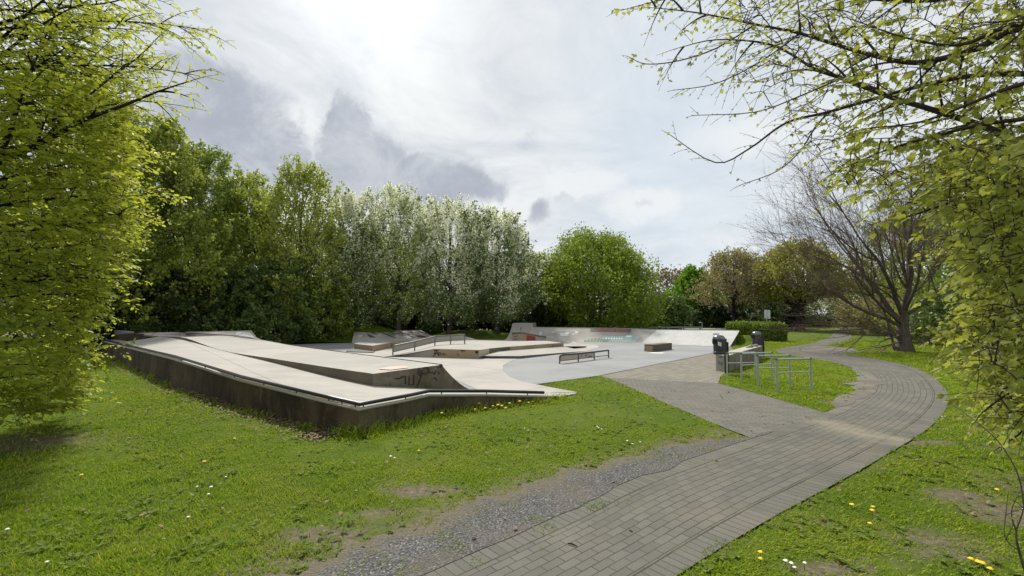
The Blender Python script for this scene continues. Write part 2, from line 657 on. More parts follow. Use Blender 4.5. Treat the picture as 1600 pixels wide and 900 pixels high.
def gravel_fn(b):
    p = b.coord('Object')
    v = b.n('ShaderNodeTexVoronoi', feature='F1')
    b.put(v.inputs['Vector'], p)
    v.inputs['Scale'].default_value = 62
    vb = b.n('ShaderNodeSeparateColor')
    b.put(vb.inputs[0], v.outputs['Color'])
    col = b.ramp(vb.outputs[0], [(.0, (.070, .072, .077)), (.5, (.122, .124, .128)), (.92, (.17, .168, .160)), (1, (.30, .295, .28))])
    col = b.mix(b.sstep(v.outputs['Distance'], .35, .75), col, (.055, .05, .045))
    so = b.noise(p, 1.3, 5, .65, .5)
    col = b.mix(b.math('MULTIPLY', b.sstep(so, .42, .66), .6), col, (.120, .106, .082))
    ea = b.n('ShaderNodeAttribute', attribute_name='edge')
    ed = b.math('ADD', ea.outputs['Fac'], b.math('MULTIPLY', b.math('SUBTRACT', b.noise(p, 3.2, 6, .7), .5), .9))
    col = b.mix(b.math('SUBTRACT', 1.0, b.sstep(ed, .0, .42)), col, b.mix(b.noise(p, 14, 6, .7), (.075, .066, .040), (.175, .152, .105)))
    h = b.math('SUBTRACT', 1.0, v.outputs['Distance'])
    b.out(b.principled(col, .9, .2, b.bump(h, .9, .012)))


M['gravel'] = mat('grey chippings', gravel_fn)


def paver_fn(rows, edge, sand=True, tone=(1.0, 1.0, 1.0), bw=.2, rh=.1):
    """concrete pavers laid in running bond along UV x; `edge` adds a soldier course at both sides"""
    def fn(b):
        uv = b.coord('UV')
        p = b.coord('Object')
        sx = b.n('ShaderNodeSeparateXYZ')
        # the courses of a hand-laid path waver a little
        wob = b.vmath('SUBTRACT', b.noise(uv, 1.1, 2, .5, 0, True), (.5, .5, .5))
        uvw = b.vmath('ADD', uv, b.vmath('SCALE', wob, scale=.022))
        b.put(sx.inputs[0], uvw)

        def brick(vec, bwid, rhei, off):
            t = b.n('ShaderNodeTexBrick', offset=off)
            b.put(t.inputs['Vector'], vec)
            b.put(t.inputs['Color1'], (.0, .0, .0))
            b.put(t.inputs['Color2'], (1, 1, 1))
            b.put(t.inputs['Mortar'], (.5, .5, .5))
            t.inputs['Scale'].default_value = 1
            t.inputs['Mortar Size'].default_value = .0052
            t.inputs['Mortar Smooth'].default_value = .45
            t.inputs['Bias'].default_value = 0
            t.inputs['Brick Width'].default_value = bwid
            t.inputs['Row Height'].default_value = rhei
            return t.outputs['Color'], t.outputs['Fac']
        bc, bf = brick(uvw, bw, rh, .5)
        if edge:
            wtot = rows * rh + 2 * bw
            sw = b.n('ShaderNodeCombineXYZ')
            b.put(sw.inputs[0], sx.outputs[1])
            b.put(sw.inputs[1], sx.outputs[0])
            ec, ef = brick(sw.outputs[0], 5.0, rh, 0.0)
            d = b.math('MINIMUM', sx.outputs[1], b.math('SUBTRACT', wtot, sx.outputs[1]))
            is_e = b.math('LESS_THAN', d, bw)
            bc = b.mix(is_e, bc, ec)
            f = b.n('ShaderNodeMix', data_type='FLOAT')
            b.put(f.inputs[0], is_e)
            b.put(f.inputs[2], bf)
            b.put(f.inputs[3], ef)
            line = b.math('SUBTRACT', 1.0, b.sstep(b.math('ABSOLUTE', b.math('SUBTRACT', d, bw)), .004, .011))
            bf = b.math('MAXIMUM', f.outputs[0], line)
        fine = b.noise(p, 70, 4, .7)
        med = b.noise(p, 5, 5, .65, .4)
        big = b.noise(p, .8, 4, .6)
        a = b.mix(bc, tuple(k * t for k, t in zip((.106, .105, .090), tone)), tuple(k * t for k, t in zip((.140, .138, .119), tone)))
        a = b.mix(b.math('MULTIPLY', b.sstep(med, .42, .68), .38), a, (.105, .102, .082))
        a = b.mix(b.math('MULTIPLY', b.sstep(big, .48, .68), .40), a, (.205, .18, .145))
        a = b.mix(b.math('MULTIPLY', fine, .4), a, (.06, .057, .05))
        a = b.mix(b.math('MULTIPLY', b.sstep(b.noise(p, 120, 2), .66, .72), .4), a, (.42, .40, .36))
        jm = b.noise(p, 3.1, 4, .6)
        joint = b.mix(b.sstep(jm, .4, .62), (.035, .031, .024), (.07, .066, .036))
        col = b.mix(b.math('MULTIPLY', bf, .88), a, joint)
        if sand:
            at = b.n('ShaderNodeAttribute', attribute_name='sand')
            s = b.math('ADD', at.outputs['Fac'], b.math('MULTIPLY', b.math('SUBTRACT', b.noise(p, 3.5, 5, .7), .5), .9))
            sf = b.sstep(s, .25, 1.0)
            col = b.mix(b.math('MULTIPLY', sf, .72), col, b.mix(fine, (.20, .175, .13), (.30, .265, .20)))
        h = b.math('ADD', b.math('MULTIPLY', bf, -1.0), b.math('MULTIPLY', fine, .25))
        b.out(b.principled(col, .88, .2, b.bump(h, .55, .006)))
    return fn


N_ROWS, ROW_H = 10, .086
M['pavers'] = mat('path pavers', paver_fn(N_ROWS, True, rh=ROW_H))
M['plaza'] = mat('plaza pavers', paver_fn(8, False, False, (1.72, 1.62, 1.52), .4, .2))
M['side'] = mat('side path pavers', paver_fn(8, False, False, (1.15, 1.12, 1.12)))
M['far_asphalt'] = concrete('far pale asphalt', (.26, .265, .26), (.22, .225, .22), .1)
M['dirt'] = concrete('trodden earth', (.165, .152, .13), (.115, .105, .088), .3, 2.0, .95)

# ------------------------------------------------------------------ ground plan
PATH = [  # left edge, right edge
    ((-1.95, 1.75), (-1.2, .95)), ((-1.25, 2.45), (-.5, 1.6)),
    ((-.58, 3.09), (.12, 2.27)), ((.38, 3.97), (1.08, 3.09)), ((1.335, 4.91), (2.12, 3.9)), ((3.065, 6.233), (4.07, 5.32)),
    ((5.38, 8.016), (6.55, 7.25)), ((7.423, 9.917), (8.867, 9.45)), ((8.75, 11.463), (10.8, 11.8)), ((9.6, 12.6), (12.0, 13.5)),
    ((10.216, 13.74), (12.87, 15.07)), ((10.93, 15.25), (13.5, 17.0)), ((11.3, 17.0), (13.75, 18.9)), ((11.3, 19.0), (13.55, 20.3)),
    ((11.78, 20.6), (13.25, 21.3)), ((12.62, 22.0), (14.0, 22.35)), ((14.3, 23.8), (15.42, 23.7)), ((16.3, 25.67), (17.6, 25.5)),
    ((20.86, 30.8), (22.6, 31.0)), ((24.5, 35.5), (26.4, 36.0)), ((28.5, 41.0), (30.2, 41.5)), ((36, 51), (38, 52)), ((50, 70), (52.5, 71))]


def catmull(pts, n):
    pts = [np.array(p, float) for p in pts]
    out = []
    for i in range(len(pts) - 1):
        p0, p1, p2, p3 = pts[max(i - 1, 0)], pts[i], pts[i + 1], pts[min(i + 2, len(pts) - 1)]
        for k in range(n):
            t = k / n
            out.append(.5 * (2 * p1 + (p2 - p0) * t + (2 * p0 - 5 * p1 + 4 * p2 - p3) * t * t + (3 * p1 - p0 - 3 * p2 + p3) * t ** 3))
    out.append(pts[-1])
    return out


PL = catmull([a for a, b in PATH], 10)
PR = catmull([b for a, b in PATH], 10)
PCL = [tuple((p + q) / 2) for p, q in zip(PL[::4], PR[::4])]
PATH_POLY = [tuple(p) for p in PL] + [tuple(p) for p in reversed(PR)]

g2 = lambda px, py: tuple(G(px, py)[:2])
SIDE_L = [g2(1200, 694), g2(1140, 672), g2(1040, 630), g2(950, 591)]
SIDE_R = [g2(1292, 646), g2(1200, 620), g2(1122, 599)]
SIDE_POLY = [SIDE_L[0], SIDE_L[1], SIDE_L[2], SIDE_L[3], SIDE_R[2], SIDE_R[1], SIDE_R[0], (5.9, 7.9), (3.8, 6.1)]
SLAB_EDGE = [g2(903, 614.5), g2(836, 601.6), g2(935, 588), g2(1115, 552), g2(1142, 542)]
PLAZA_POLY = [SLAB_EDGE[2], SIDE_L[3], SIDE_R[2], g2(1126, 588), g2(1134, 582), g2(1119, 579), (6.9, 15.6), (8.4, 17.6), g2(1150, 553), SLAB_EDGE[4], SLAB_EDGE[3]]
GRAV_OUT = [g2(1192, 692), g2(1140, 676), g2(1060, 692), g2(1000, 712), g2(900, 735), g2(800, 765), g2(700, 795), g2(640, 830), g2(560, 852), g2(430, 900), (-2.4, 2.3), (-2.9, 1.6)]
DIRT_POLY = [g2(1251, 549), g2(1254, 544), g2(1270, 541.5), g2(1300, 541.5), g2(1335, 545), g2(1345, 551), g2(1310, 553), g2(1270, 552)]

WALL = [G(560, 679), G(507, 674.5), G(376, 637.5), G(271, 603), G(166, 557), G(140, 543)]
WALL_TOP_PY = [640.5, 628, 595.5, 562, 535, 529]
WALLR = [G(560, 679), G(640, 660), G(670, 650), G(760, 637), G(850, 628), G(872, 623.5)]
WALLR_TOP_PY = [640.5, 623, 618.5, 619.5, 620.5, 621]

SLAB_POLY = [SLAB_EDGE[0], SLAB_EDGE[1], SLAB_EDGE[2], SLAB_EDGE[3], SLAB_EDGE[4], (12.2, 25.0), (7.9, 27.8), (-.2, 29.8), (-3, 30.5), g2(684, 529.5), g2(549, 534), (-14.5, 25.5), (-19.5, 21.0), tuple(WALL[5][:2]),
             tuple(WALL[4][:2]), tuple(WALL[3][:2]), tuple(WALL[2][:2]), tuple(WALL[1][:2]), tuple(WALL[0][:2]), tuple(WALLR[1][:2]), tuple(WALLR[2][:2]), tuple(WALLR[3][:2]), tuple(WALLR[4][:2])]

BARE = [  # trodden patches in the lawn: x, y, rx, ry, strength (ground metres)
    (*g2(660, 765), .55, .22, .9), (*g2(590, 800), .45, .2, .75), (*g2(500, 835), .6, .22, .9), (*g2(420, 880), .5, .2, .7), (*g2(610, 755), .4, .18, .6),
    (*g2(1130, 700), .5, .2, .5), (*g2(1500, 775), .42, .28, .95), (*g2(1570, 800), .5, .4, .9), (*g2(1470, 850), .5, .35, .8), (*g2(1300, 890), .4, .14, .95), (*g2(1285, 820), .25, .2, .6), (*g2(1440, 692), .75, .16, 1.0),
    (*g2(1400, 880), .4, .2, .5), (*g2(1570, 700), .6, .35, .55), (*g2(1620, 760), .8, .6, .7), (*g2(985, 600), .6, .35, .7), (*g2(930, 596), .4, .25, .6), (*g2(1000, 660), .7, .3, .35), (*g2(860, 650), .6, .25, .3), (*g2(1330, 575), .5, .9, .6), (*g2(1350, 600), .4, .8, .9), (*g2(1330, 628), .7, .4, .9),
    (*g2(60, 690), 1.2, .7, .8), (*g2(130, 610), .8, .5, .5), (*g2(30, 760), 1.0, .4, .35), (*g2(1390, 548), 2.2, 1.4, .55), (*g2(1330, 556), 1.6, .8, .5), (*g2(1165, 583), .8, .35, .7), (*g2(340, 850), .6, .2, .3), (*g2(1240, 600), 1.0, .4, .3)]


def soil_amount(x, y):
    s = np.zeros(x.shape)
    for bx, by, rx, ry, k in BARE:
        s = np.maximum(s, k * np.exp(-((x - bx) / rx) ** 2 - ((y - by) / ry) ** 2))
    dw = segdist(x, y, [p[:2] for p in WALL])
    s = np.maximum(s, .60 * np.exp(-(dw / .28) ** 2) * (x < -2.4))
    dg = segdist(x, y, GRAV_OUT)
    s = np.maximum(s, .62 * np.exp(-(dg / .42) ** 2))
    dr = segdist(x, y, [tuple(p) for p in PR[10:60]])
    s = np.maximum(s, .42 * np.exp(-(dr / .22) ** 2))
    # woodland floor
    s = np.maximum(s, np.clip((y - 24) / 4, 0, 1) * np.clip((-x - 1) / 3, 0, 1) * np.clip((x + y * .9 + 2 - 0) * 0 + 1, 0, 1) * .75 * (y > 34))
    return s


def mound(x, y):
    """grassed banks thrown up against the ramps"""
    z = .50 * np.exp(-((x - 12.9) / .9) ** 2 - ((y - 25.6) / 1.1) ** 2)
    z = z + .55 * np.exp(-((x - 6.0) / 7.0) ** 2 - ((y - 31.2) / 1.5) ** 2)
    z = z + .95 * np.exp(-((x + 9.6) / 2.6) ** 2 - ((y - 30.3) / 1.9) ** 2) + .5 * np.exp(-((x + 13.5) / 3.0) ** 2 - ((y - 30.0) / 2.2) ** 2)
    z = z + .5 * np.exp(-((x + 3.0) / 3.5) ** 2 - ((y - 34.0) / 1.8) ** 2)
    inside = inpoly(x, y, SLAB_POLY)
    d = segdist(x, y, SLAB_POLY + [SLAB_POLY[0]])
    z = z * np.clip(d / .7, 0, 1)
    z = z * np.clip((segdist(x, y, PCL) - 1.3) / 1.2, 0, 1)
    return np.where(inside, -.03, z)


# ------------------------------------------------------------------ ground, paths, gravel
gx = np.concatenate([[-500, -300, -180, -120, -80, -60, -48, -40, -34, -30], np.arange(-27, 27, .18), [30, 34, 40, 48, 60, 80, 120, 180, 300, 500]])
gy = np.concatenate([[-40, -15, -5, -2, 0], np.arange(1.0, 36, .18), [38, 42, 48, 56, 70, 90, 120, 180, 300, 600]])
GX, GY = np.meshgrid(gx, gy)
und = (fbm(GX * .5, GY * .5, 3) - .5) * .05
und = und * np.clip(segdist(GX, GY, [tuple(p) for p in PL]) / 1.0, 0, 1) * np.clip(segdist(GX, GY, [tuple(p) for p in PR]) / 1.0, 0, 1)
und = np.where(inpoly(GX, GY, PATH_POLY) | inpoly(GX, GY, SIDE_POLY) | inpoly(GX, GY, PLAZA_POLY), -.012, np.minimum(und, .02))
und = np.where((GY > 1) & (GY < 36), und, 0)
GZ = und + mound(GX, GY)
vv = np.stack([GX.ravel(), GY.ravel(), GZ.ravel()], 1)
nxn, nyn = len(gx), len(gy)
ii, jj = np.meshgrid(np.arange(nxn - 1), np.arange(nyn - 1))
a = (jj * nxn + ii).ravel()
ff = np.stack([a, a + 1, a + nxn + 1, a + nxn], 1)
ground = np_mesh('ground', vv, ff, M['ground'], None, True)
tag(ground, kind='structure')
at = ground.data.attributes.new('soil', 'FLOAT', 'POINT')
at.data.foreach_set('value', soil_amount(vv[:, 0], vv[:, 1]).astype(np.float32))


def strip_sheet(name, Lp, Rp, z, m, across=10, wnom=1.0, kind='structure', sandfn=None, jag=None):
    L = np.array(Lp, float)
    Rr = np.array(Rp, float)
    n = len(L)
    wd = np.hypot(*(Rr - L).T)
    mid = (L + Rr) / 2
    ds = np.hypot(*np.diff(mid, axis=0).T) * wnom / ((wd[:-1] + wd[1:]) / 2)
    s = np.concatenate([[0], np.cumsum(ds)])
    t = np.linspace(0, 1, across + 1)
    P = L[:, None, :] * (1 - t)[None, :, None] + Rr[:, None, :] * t[None, :, None]
    V = np.concatenate([P.reshape(-1, 2), np.full((n * (across + 1), 1), z)], 1)
    k = across + 1
    ii, jj = np.meshgrid(np.arange(across), np.arange(n - 1))
    a = (jj * k + ii).ravel()
    F = np.stack([a, a + 1, a + k + 1, a + k], 1)
    if np.cross(P[0, -1] - P[0, 0], P[1, 0] - P[0, 0]) < 0:
        F = F[:, ::-1]
    o = np_mesh(name, V, F, m)
    uvs = np.stack([np.repeat(s, k), np.tile(t * wnom, n)], 1)
    ul = o.data.uv_layers.new(name='UVMap')
    ul.data.foreach_set('uv', uvs[F.ravel()].astype(np.float32).ravel())
    if sandfn is not None:
        at = o.data.attributes.new('sand', 'FLOAT', 'POINT')
        at.data.foreach_set('value', sandfn(V[:, 0], V[:, 1]).astype(np.float32))
    return tag(o, kind=kind)


SAND = [g2(1290, 660), g2(1340, 678), g2(1400, 688), g2(1470, 700)]


def sand_amount(x, y):
    d = segdist(x, y, SAND)
    v = .80 * np.exp(-(d / .42) ** 2)
    d2 = segdist(x, y, [tuple(p) for p in PL[60:95]])
    return np.maximum(v, .55 * np.exp(-(d2 / .35) ** 2))


strip_sheet('brick_path', PL, PR, .008, M['pavers'], 14, N_ROWS * ROW_H + .4, sandfn=sand_amount)


def flat_sheet(name, poly, z, m, ang=0.0, kind='structure', thick=0.0):
    b = MB()
    if thick:
        b.prism([(p[0], p[1]) for p in poly], z - thick, z)
    else:
        pts = [(p[0], p[1], z) for p in poly]
        area = sum(pts[i][0] * pts[(i + 1) % len(pts)][1] - pts[(i + 1) % len(pts)][0] * pts[i][1] for i in range(len(pts)))
        b.poly(pts if area > 0 else pts[::-1])
    o = b.build(name, m)
    ul = o.data.uv_layers.new(name='UVMap')
    ca, sa = math.cos(ang), math.sin(ang)
    for lp in o.data.loops:
        v = o.data.vertices[lp.vertex_index].co
        ul.data[lp.index].uv = (v.x * ca + v.y * sa, -v.x * sa + v.y * ca)
    return tag(o, kind=kind)


flat_sheet('side_path', SIDE_POLY, .004, M['side'], R(-12))
flat_sheet('paved_plaza', PLAZA_POLY, .006, M['plaza'], R(49))
flat_sheet('bare_earth', DIRT_POLY, .014, M['dirt'])
flat_sheet('far_pavement', [g2(960, 513), g2(1060, 514.5), g2(1150, 514.5), (35, 62), (10, 66)], .02, M['far_asphalt'])

# gravel verge along the near side of the path, ragged outer edge
KG = 54
GO = [tuple(p) for p in catmull(GRAV_OUT, 8)]
gi2, pin2 = [], []
for k in range(KG):
    v = PL[k] - PR[k]
    v = v / np.linalg.norm(v)
    d_ = float(segdist(np.array(PL[k][0]), np.array(PL[k][1]), GO)) * 1.06
    d_ = max(.03, d_ * .92 + .42 * (float(fbm(np.array(k * .9), np.array(1.3), 5)) - .45) * min(1, d_ * 3))
    d_ *= min(1.0, (KG - 1 - k) / 7.0 + .04)
    gi2.append(PL[k] + v * d_)
    pin2.append(PL[k] - v * (.008 + max(0.0, .30 * (float(fbm(np.array(k * .31), np.array(7.7), 15)) - .45)) * (.25 + .75 * min(1, max(0, k - 22) / 15))))
gi2, pin2 = [list(map(np.array, catmull(q, 4))) for q in (gi2, pin2)]
for k in range(len(gi2) - 8):
    v = gi2[k] - pin2[k]
    gi2[k] = gi2[k] + v / (np.linalg.norm(v) + 1e-6) * .16 * (float(fbm(np.array(k * .61), np.array(3.3), 25)) - .5) * min(1, np.linalg.norm(v) * 2)
gv_ = strip_sheet('gravel_verge', gi2, pin2, .0118, M['gravel'], 12, 1.0)
at = gv_.data.attributes.new('edge', 'FLOAT', 'POINT')
at.data.foreach_set('value', np.tile(np.linspace(0, 1, 13), len(gi2)).astype(np.float32))
pin = pin2
GRAV_POLY = [tuple(p) for p in gi2] + [tuple(p) for p in reversed(pin)]

# trodden, gritty inner edge of the bend
wi, wo_ = [], []
for k in range(62, 106):
    v = PL[k] - PR[k]
    v = v / np.linalg.norm(v)
    f_ = math.sin(math.pi * (k - 62) / 43.0) ** .6
    wo_.append(PL[k] + v * f_ * (.12 + .75 * float(fbm(np.array(k * .37), np.array(4.2), 6)) ** 2 * 1.6))
    wi.append(PL[k] - v * f_ * (.05 + .55 * float(fbm(np.array(k * .41), np.array(9.2), 7))))
strip_sheet('worn_verge', wo_, wi, .0125, M['dirt'], 4, 1.0)
WORN_POLY = [tuple(p) for p in wo_] + [tuple(p) for p in reversed(wi)]

# loose stones of the verge
n = 9000
x = RNG.uniform(-3.2, 3.6, n)
y = RNG.uniform(1.6, 7.0, n)
k = inpoly(x, y, GRAV_POLY)
x, y = x[k], y[k]
sz = RNG.uniform(.003, .008, len(x)) * (1 + (RNG.random(len(x)) > .97) * 1.2)
oc = np.array([(1, 0, 0), (0, 1, 0), (-1, 0, 0), (0, -1, 0), (0, 0, 1)], float)
V = oc[None] * sz[:, None, None] * RNG.uniform(.55, 1.25, (len(x), 5, 3)) + np.stack([x, y, np.full(len(x), .0125)], 1)[:, None, :]
fc = np.array([(0, 1, 4), (1, 2, 4), (2, 3, 4), (3, 0, 4)])
Fs = (fc[None] + (np.arange(len(x)) * 5)[:, None, None]).reshape(-1, 3)


def stone_fn(b):
    rnd = b.n('ShaderNodeNewGeometry').outputs['Random Per Island']
    b.out(b.principled(b.ramp(rnd, [(0, (.065, .067, .072)), (.6, (.122, .124, .128)), (.94, (.17, .166, .158)), (1, (.34, .335, .32))]), .85, .25))


M['stone'] = mat('loose stones', stone_fn)
tag(np_mesh('loose_gravel', V.reshape(-1, 3), Fs, M['stone']), 'loose grey chippings scattered on the verge beside the brick path', 'gravel', kind='stuff')

# ------------------------------------------------------------------ skatepark floor
flat_sheet('skatepark_floor', SLAB_POLY[:11] + SLAB_POLY[11:], .02, M['grey'], thick=.06)
PALE_POLY = [g2(900.5, 614.2), g2(868, 608.2), g2(838, 602.2), g2(815, 597.5), g2(797, 591), g2(785.5, 581), g2(786, 572), g2(797, 566), g2(811.5, 561.5), g2(914, 549.6), g2(935, 544), g2(935, 540), g2(900, 536.5), (2.0, 27.3), (-.3, 28.3), (-5.0, 29.5), (-6.3, 27.9), (-9.2, 26.9), g2(552, 547), g2(541, 551.5),
             g2(500, 548), g2(470, 548), g2(560, 563), g2(690, 585), g2(748, 611.3), g2(800, 617)]
flat_sheet('pale_concrete_apron', PALE_POLY, .026, M['pale'], thick=.004)

# ------------------------------------------------------------------ graffiti helper
def strokes(name, P00, P10, P01, P11, lines, width, m, parent, off=.004):
    """spray-paint strokes lying on a flat or gently bent face; lines in (u, v) of the face"""
    P00, P10, P01, P11 = map(Vector, (P00, P10, P01, P11))
    nrm = (P10 - P00).cross(P01 - P00).normalized()
    if nrm.dot(Vector((0, 0, CAM_H)) - P00) < 0:
        nrm = -nrm
    f = lambda u, v: P00 * (1 - u) * (1 - v) + P10 * u * (1 - v) + P01 * (1 - u) * v + P11 * u * v + nrm * off
    b = MB()
    q = 0
    for ln in lines:
        wd = width
        if isinstance(ln[0], (int, float)):
            wd, ln = ln[0], ln[1]
        q += 1
        pts = [f(*p) + nrm * (.0003 * (q % 7)) for p in ln]
        L, Rt = [], []
        for i, p in enumerate(pts):
            t = (pts[min(i + 1, len(pts) - 1)] - pts[max(i - 1, 0)]).normalized()
            s_ = t.cross(nrm) * wd / 2
            L.append(p + s_)
            Rt.append(p - s_)
        b.grid([L, Rt])
    return b.build(name, m, parent)


def fillpoly(name, P00, P10, P01, P11, polys, m, parent, off=.003):
    P00, P10, P01, P11 = map(Vector, (P00, P10, P01, P11))
    nrm = (P10 - P00).cross(P01 - P00).normalized()
    if nrm.dot(Vector((0, 0, CAM_H)) - P00) < 0:
        nrm = -nrm
    for q, pl_ in enumerate(polys):
        o = MB().poly([P00 * (1 - u) * (1 - v) + P10 * u * (1 - v) + P01 * (1 - u) * v + P11 * u * v + nrm * (off + .0004 * (q % 5)) for u, v in pl_]).build(name, m, parent)
    return o


def arc(cx, cy, rx, ry, a0, a1, n=10):
    return [(cx + rx * math.cos(R(a0 + (a1 - a0) * i / n)), cy + ry * math.sin(R(a0 + (a1 - a0) * i / n))) for i in range(n + 1)]


# ------------------------------------------------------------------ long low ramp with the rail (left, near)
def up(p, py):
    return Vector((p[0], p[1], ZH(p, py)))


wt = [up(p, py) for p, py in zip(WALL, WALL_TOP_PY)]
wtr = [up(p, py) for p, py in zip(WALLR, WALLR_TOP_PY)]
wtr[0] = wt[0]
for k, zz in zip(range(1, 6), (.345, .335, .22, .10, .045)):
    wtr[k] = Vector((wtr[k].x, wtr[k].y, zz))
ramp = thing('skate_ramp', 'long low pale concrete ramp with dark stained retaining wall and black rail, at left', 'skate ramp', (WALL[0].x, WALL[0].y, 0))
# retaining wall: .16 m thick
b = MB()


def wallrun(tops, side):
    for i in range(len(tops) - 1):
        p, q = tops[i], tops[i + 1]
        d = Vector((q.x - p.x, q.y - p.y, 0)).normalized()
        nn = Vector((-d.y, d.x, 0)) * .15 * side
        vs = [(p.x, p.y, -.06), (q.x, q.y, -.06), (q.x + nn.x, q.y + nn.y, -.06), (p.x + nn.x, p.y + nn.y, -.06),
              (p.x, p.y, p.z), (q.x, q.y, q.z), (q.x + nn.x, q.y + nn.y, q.z), (p.x + nn.x, p.y + nn.y, p.z)]
        b.add(vs, [(0, 1, 5, 4), (1, 2, 6, 5), (2, 3, 7, 6), (3, 0, 4, 7), (4, 5, 6, 7)])


wallrun(wt, -1)
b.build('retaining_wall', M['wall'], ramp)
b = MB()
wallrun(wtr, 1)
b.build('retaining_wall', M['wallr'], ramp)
# rounded pale wall cap edge, seen under the rail
capl = [p + Vector((0, 0, .004)) for p in reversed(wt)] + [p + Vector((0, 0, .004)) for p in wtr[1:]]
MB().tube(capl, .022, 6).build('wall_edge', M['bench'], ramp)

LB = [G(583, 603, .30), G(520, 590, .325), G(430, 567.5, .42), G(346, 547.5, .56), G(289, 531.5, .72), G(257, 526.5, .79), G(225, 523.5, .86), G(199, 521, .93)]
WT = [wt[0], wt[1], wt[2], wt[3], up(WALL[3].lerp(WALL[4], .6), 545.5), wt[4], up(WALL[4].lerp(WALL[5], .6), 531.5), wt[5]]
ledge_top_py = [584, 575, 561, 547.2, 528, 526, 523.2, 520.7]
LT = [up(p, py) for p, py in zip(LB, ledge_top_py)]
CP = [G(690, 570, .62), G(620, 561, .585), G(540, 551, .57), G(455, 539.5, .57), G(409, 531, .64), G(364, 524.5, .79), G(300, 520.5, .92), G(270, 519, .96)]
FOOT0 = G(748, 611.5, .028)
tip = G(902, 614.5, .026)


def fine_rows(A, B, n=6, k=4):
    """bank surface between two guide lines, subdivided"""
    A2, B2 = catmull(A, k), catmull(B, k)
    rows = []
    for j in range(n + 1):
        t = j / n
        rows.append([Vector(p) * (1 - t) + Vector(q) * t for p, q in zip(A2, B2)])
    return rows


s1 = MB().grid(fine_rows(WT, LB))
nearpts = [LB[0], LB[0].lerp(FOOT0, .5) + Vector((0, 0, .0)), FOOT0, tip]
frontpts = [wt[0], wtr[2], wtr[3], wtr[5]]
s1.grid([[Vector(p) * (1 - t) + Vector(q) * t for p, q in zip(catmull(frontpts, 5), catmull(nearpts, 5))] for t in (0, .25, .5, .75, 1)])
s1.build('lower_deck', M['pale'], ramp, True)
MB().grid(fine_rows(LT, CP)).build('upper_deck', M['pale'], ramp, True)
# side of the upper deck (dark wedge)
b = MB()
b.grid([[Vector((p.x, p.y, p.z - .05)) for p in catmull([Vector(v) for v in LB], 4) for p in [Vector(p)]], [Vector(p) for p in catmull(LT, 4)]])
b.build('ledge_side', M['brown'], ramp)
# transition behind the coping
nvec = Vector((FOOT0.x - CP[0].x, FOOT0.y - CP[0].y, 0))
rows = []
cpf = [Vector(p) for p in catmull(CP, 3)]
for j in range(9):
    u = j / 8
    rows.append([Vector((p.x + nvec.x * u, p.y + nvec.y * u, .028 + (p.z - .028) * (1 - u) ** 1.75)) for p in cpf])
MB().grid(rows).build('transition', M['pale'], ramp, True)
# near end face with the curved profile
prof = [LT[0].lerp(CP[0], t) for t in (0, .33, .66, 1)] + [rows[j][0] for j in range(1, 9)]
base_ = [LB[0].lerp(FOOT0, min(1, max(0, (p - LT[0]).to_2d().length / (FOOT0 - LT[0]).to_2d().length))) for p in prof]
endf = MB().grid([[Vector((p.x, p.y, min(q.z, p.z) - .03)) for p, q in zip(prof, base_)], prof]).build('end_face', M['face'], ramp)
MB().tube([p + Vector((0, 0, .002)) for p in cpf], .014, 6).build('coping', M['black'], ramp)
MB().tube([CP[0] + Vector((-.02, -.03, -.05)), CP[0] + Vector((.0, -.02, .012))], .035, 8).build('coping_end', M['black'], ramp)
# rail on short brackets
rail_pts = [p + Vector((.0, .02, .075)) for p in reversed(wt)] + [p + Vector((0, .02, .075)) for p in wtr[1:5]]
MB().tube(rail_pts, .030, 8).build('grind_rail', M['black'], ramp, True)
for i, (line, ts) in enumerate(((wt, np.linspace(.12, 4.85, 13)), (wtr, (.07, .9, 2.2, 3.0, 3.7)))):
    for t in ts:
        q = line[int(t)].lerp(line[int(t) + 1], t - int(t)) + Vector((0, .02, 0))
        MB().tube([q + Vector((0, 0, -.01)), q + Vector((0, 0, .06))], .010, 6).build('rail_bracket', M['black'], ramp)
# raised quarter and low wall at the far end of the deck
qb = [G(290, 520.2, .94), G(330, 522, .86), G(364, 524.6, .79), G(409, 531.2, .64)]
qt = [PD(290, 519.3, qb[0].y + .3), PD(330, 518.4, qb[1].y + .8), PD(364, 517.6, qb[2].y + 1.2), PD(393, 516.8, qb[3].y + 1.3)]
MB().grid([qb, [(p.lerp(q, .5) - Vector((0, 0, .08))) for p, q in zip(qb, qt)], qt]).build('far_quarter', M['ramp'], ramp, True)
fillpoly('graffiti', qb[2], qb[3], qt[2], qt[3], [[(.1, .15), (.8, .1), (.8, .8), (.2, .85)]], M['paint_line'], ramp, .012)
fillpoly('graffiti', qb[2], qb[3], qt[2], qt[3], [[(.45, .25), (.6, .25), (.6, .7), (.45, .7)]], M['paint_white'], ramp, .016)
MB().tube([qt[0], qt[1], qt[2], qt[3]], .02, 6).build('coping', M['bench'], ramp)
e0, e1 = wt[5] + Vector((-.3, .2, 0)), PD(199, 518.2, LB[7].y + .3)
b = MB()
dv = (e1 - e0).to_2d().normalized()
nv = Vector((-dv.y, dv.x, 0)) * .22
for p, q in ((e0, e1),):
    vs = []
    for z in (0, 1):
        for s_ in (p, q, q + nv, p + nv):
            vs.append((s_.x, s_.y, (.45 if z == 0 else (.97 if s_ in (p, p + nv) else e1.z))))
    b.add(vs, [(0, 1, 5, 4), (1, 2, 6, 5), (2, 3, 7, 6), (3, 0, 4, 7), (4, 5, 6, 7)])
b.build('end_wall', M['grey'], ramp, bevel=.02)
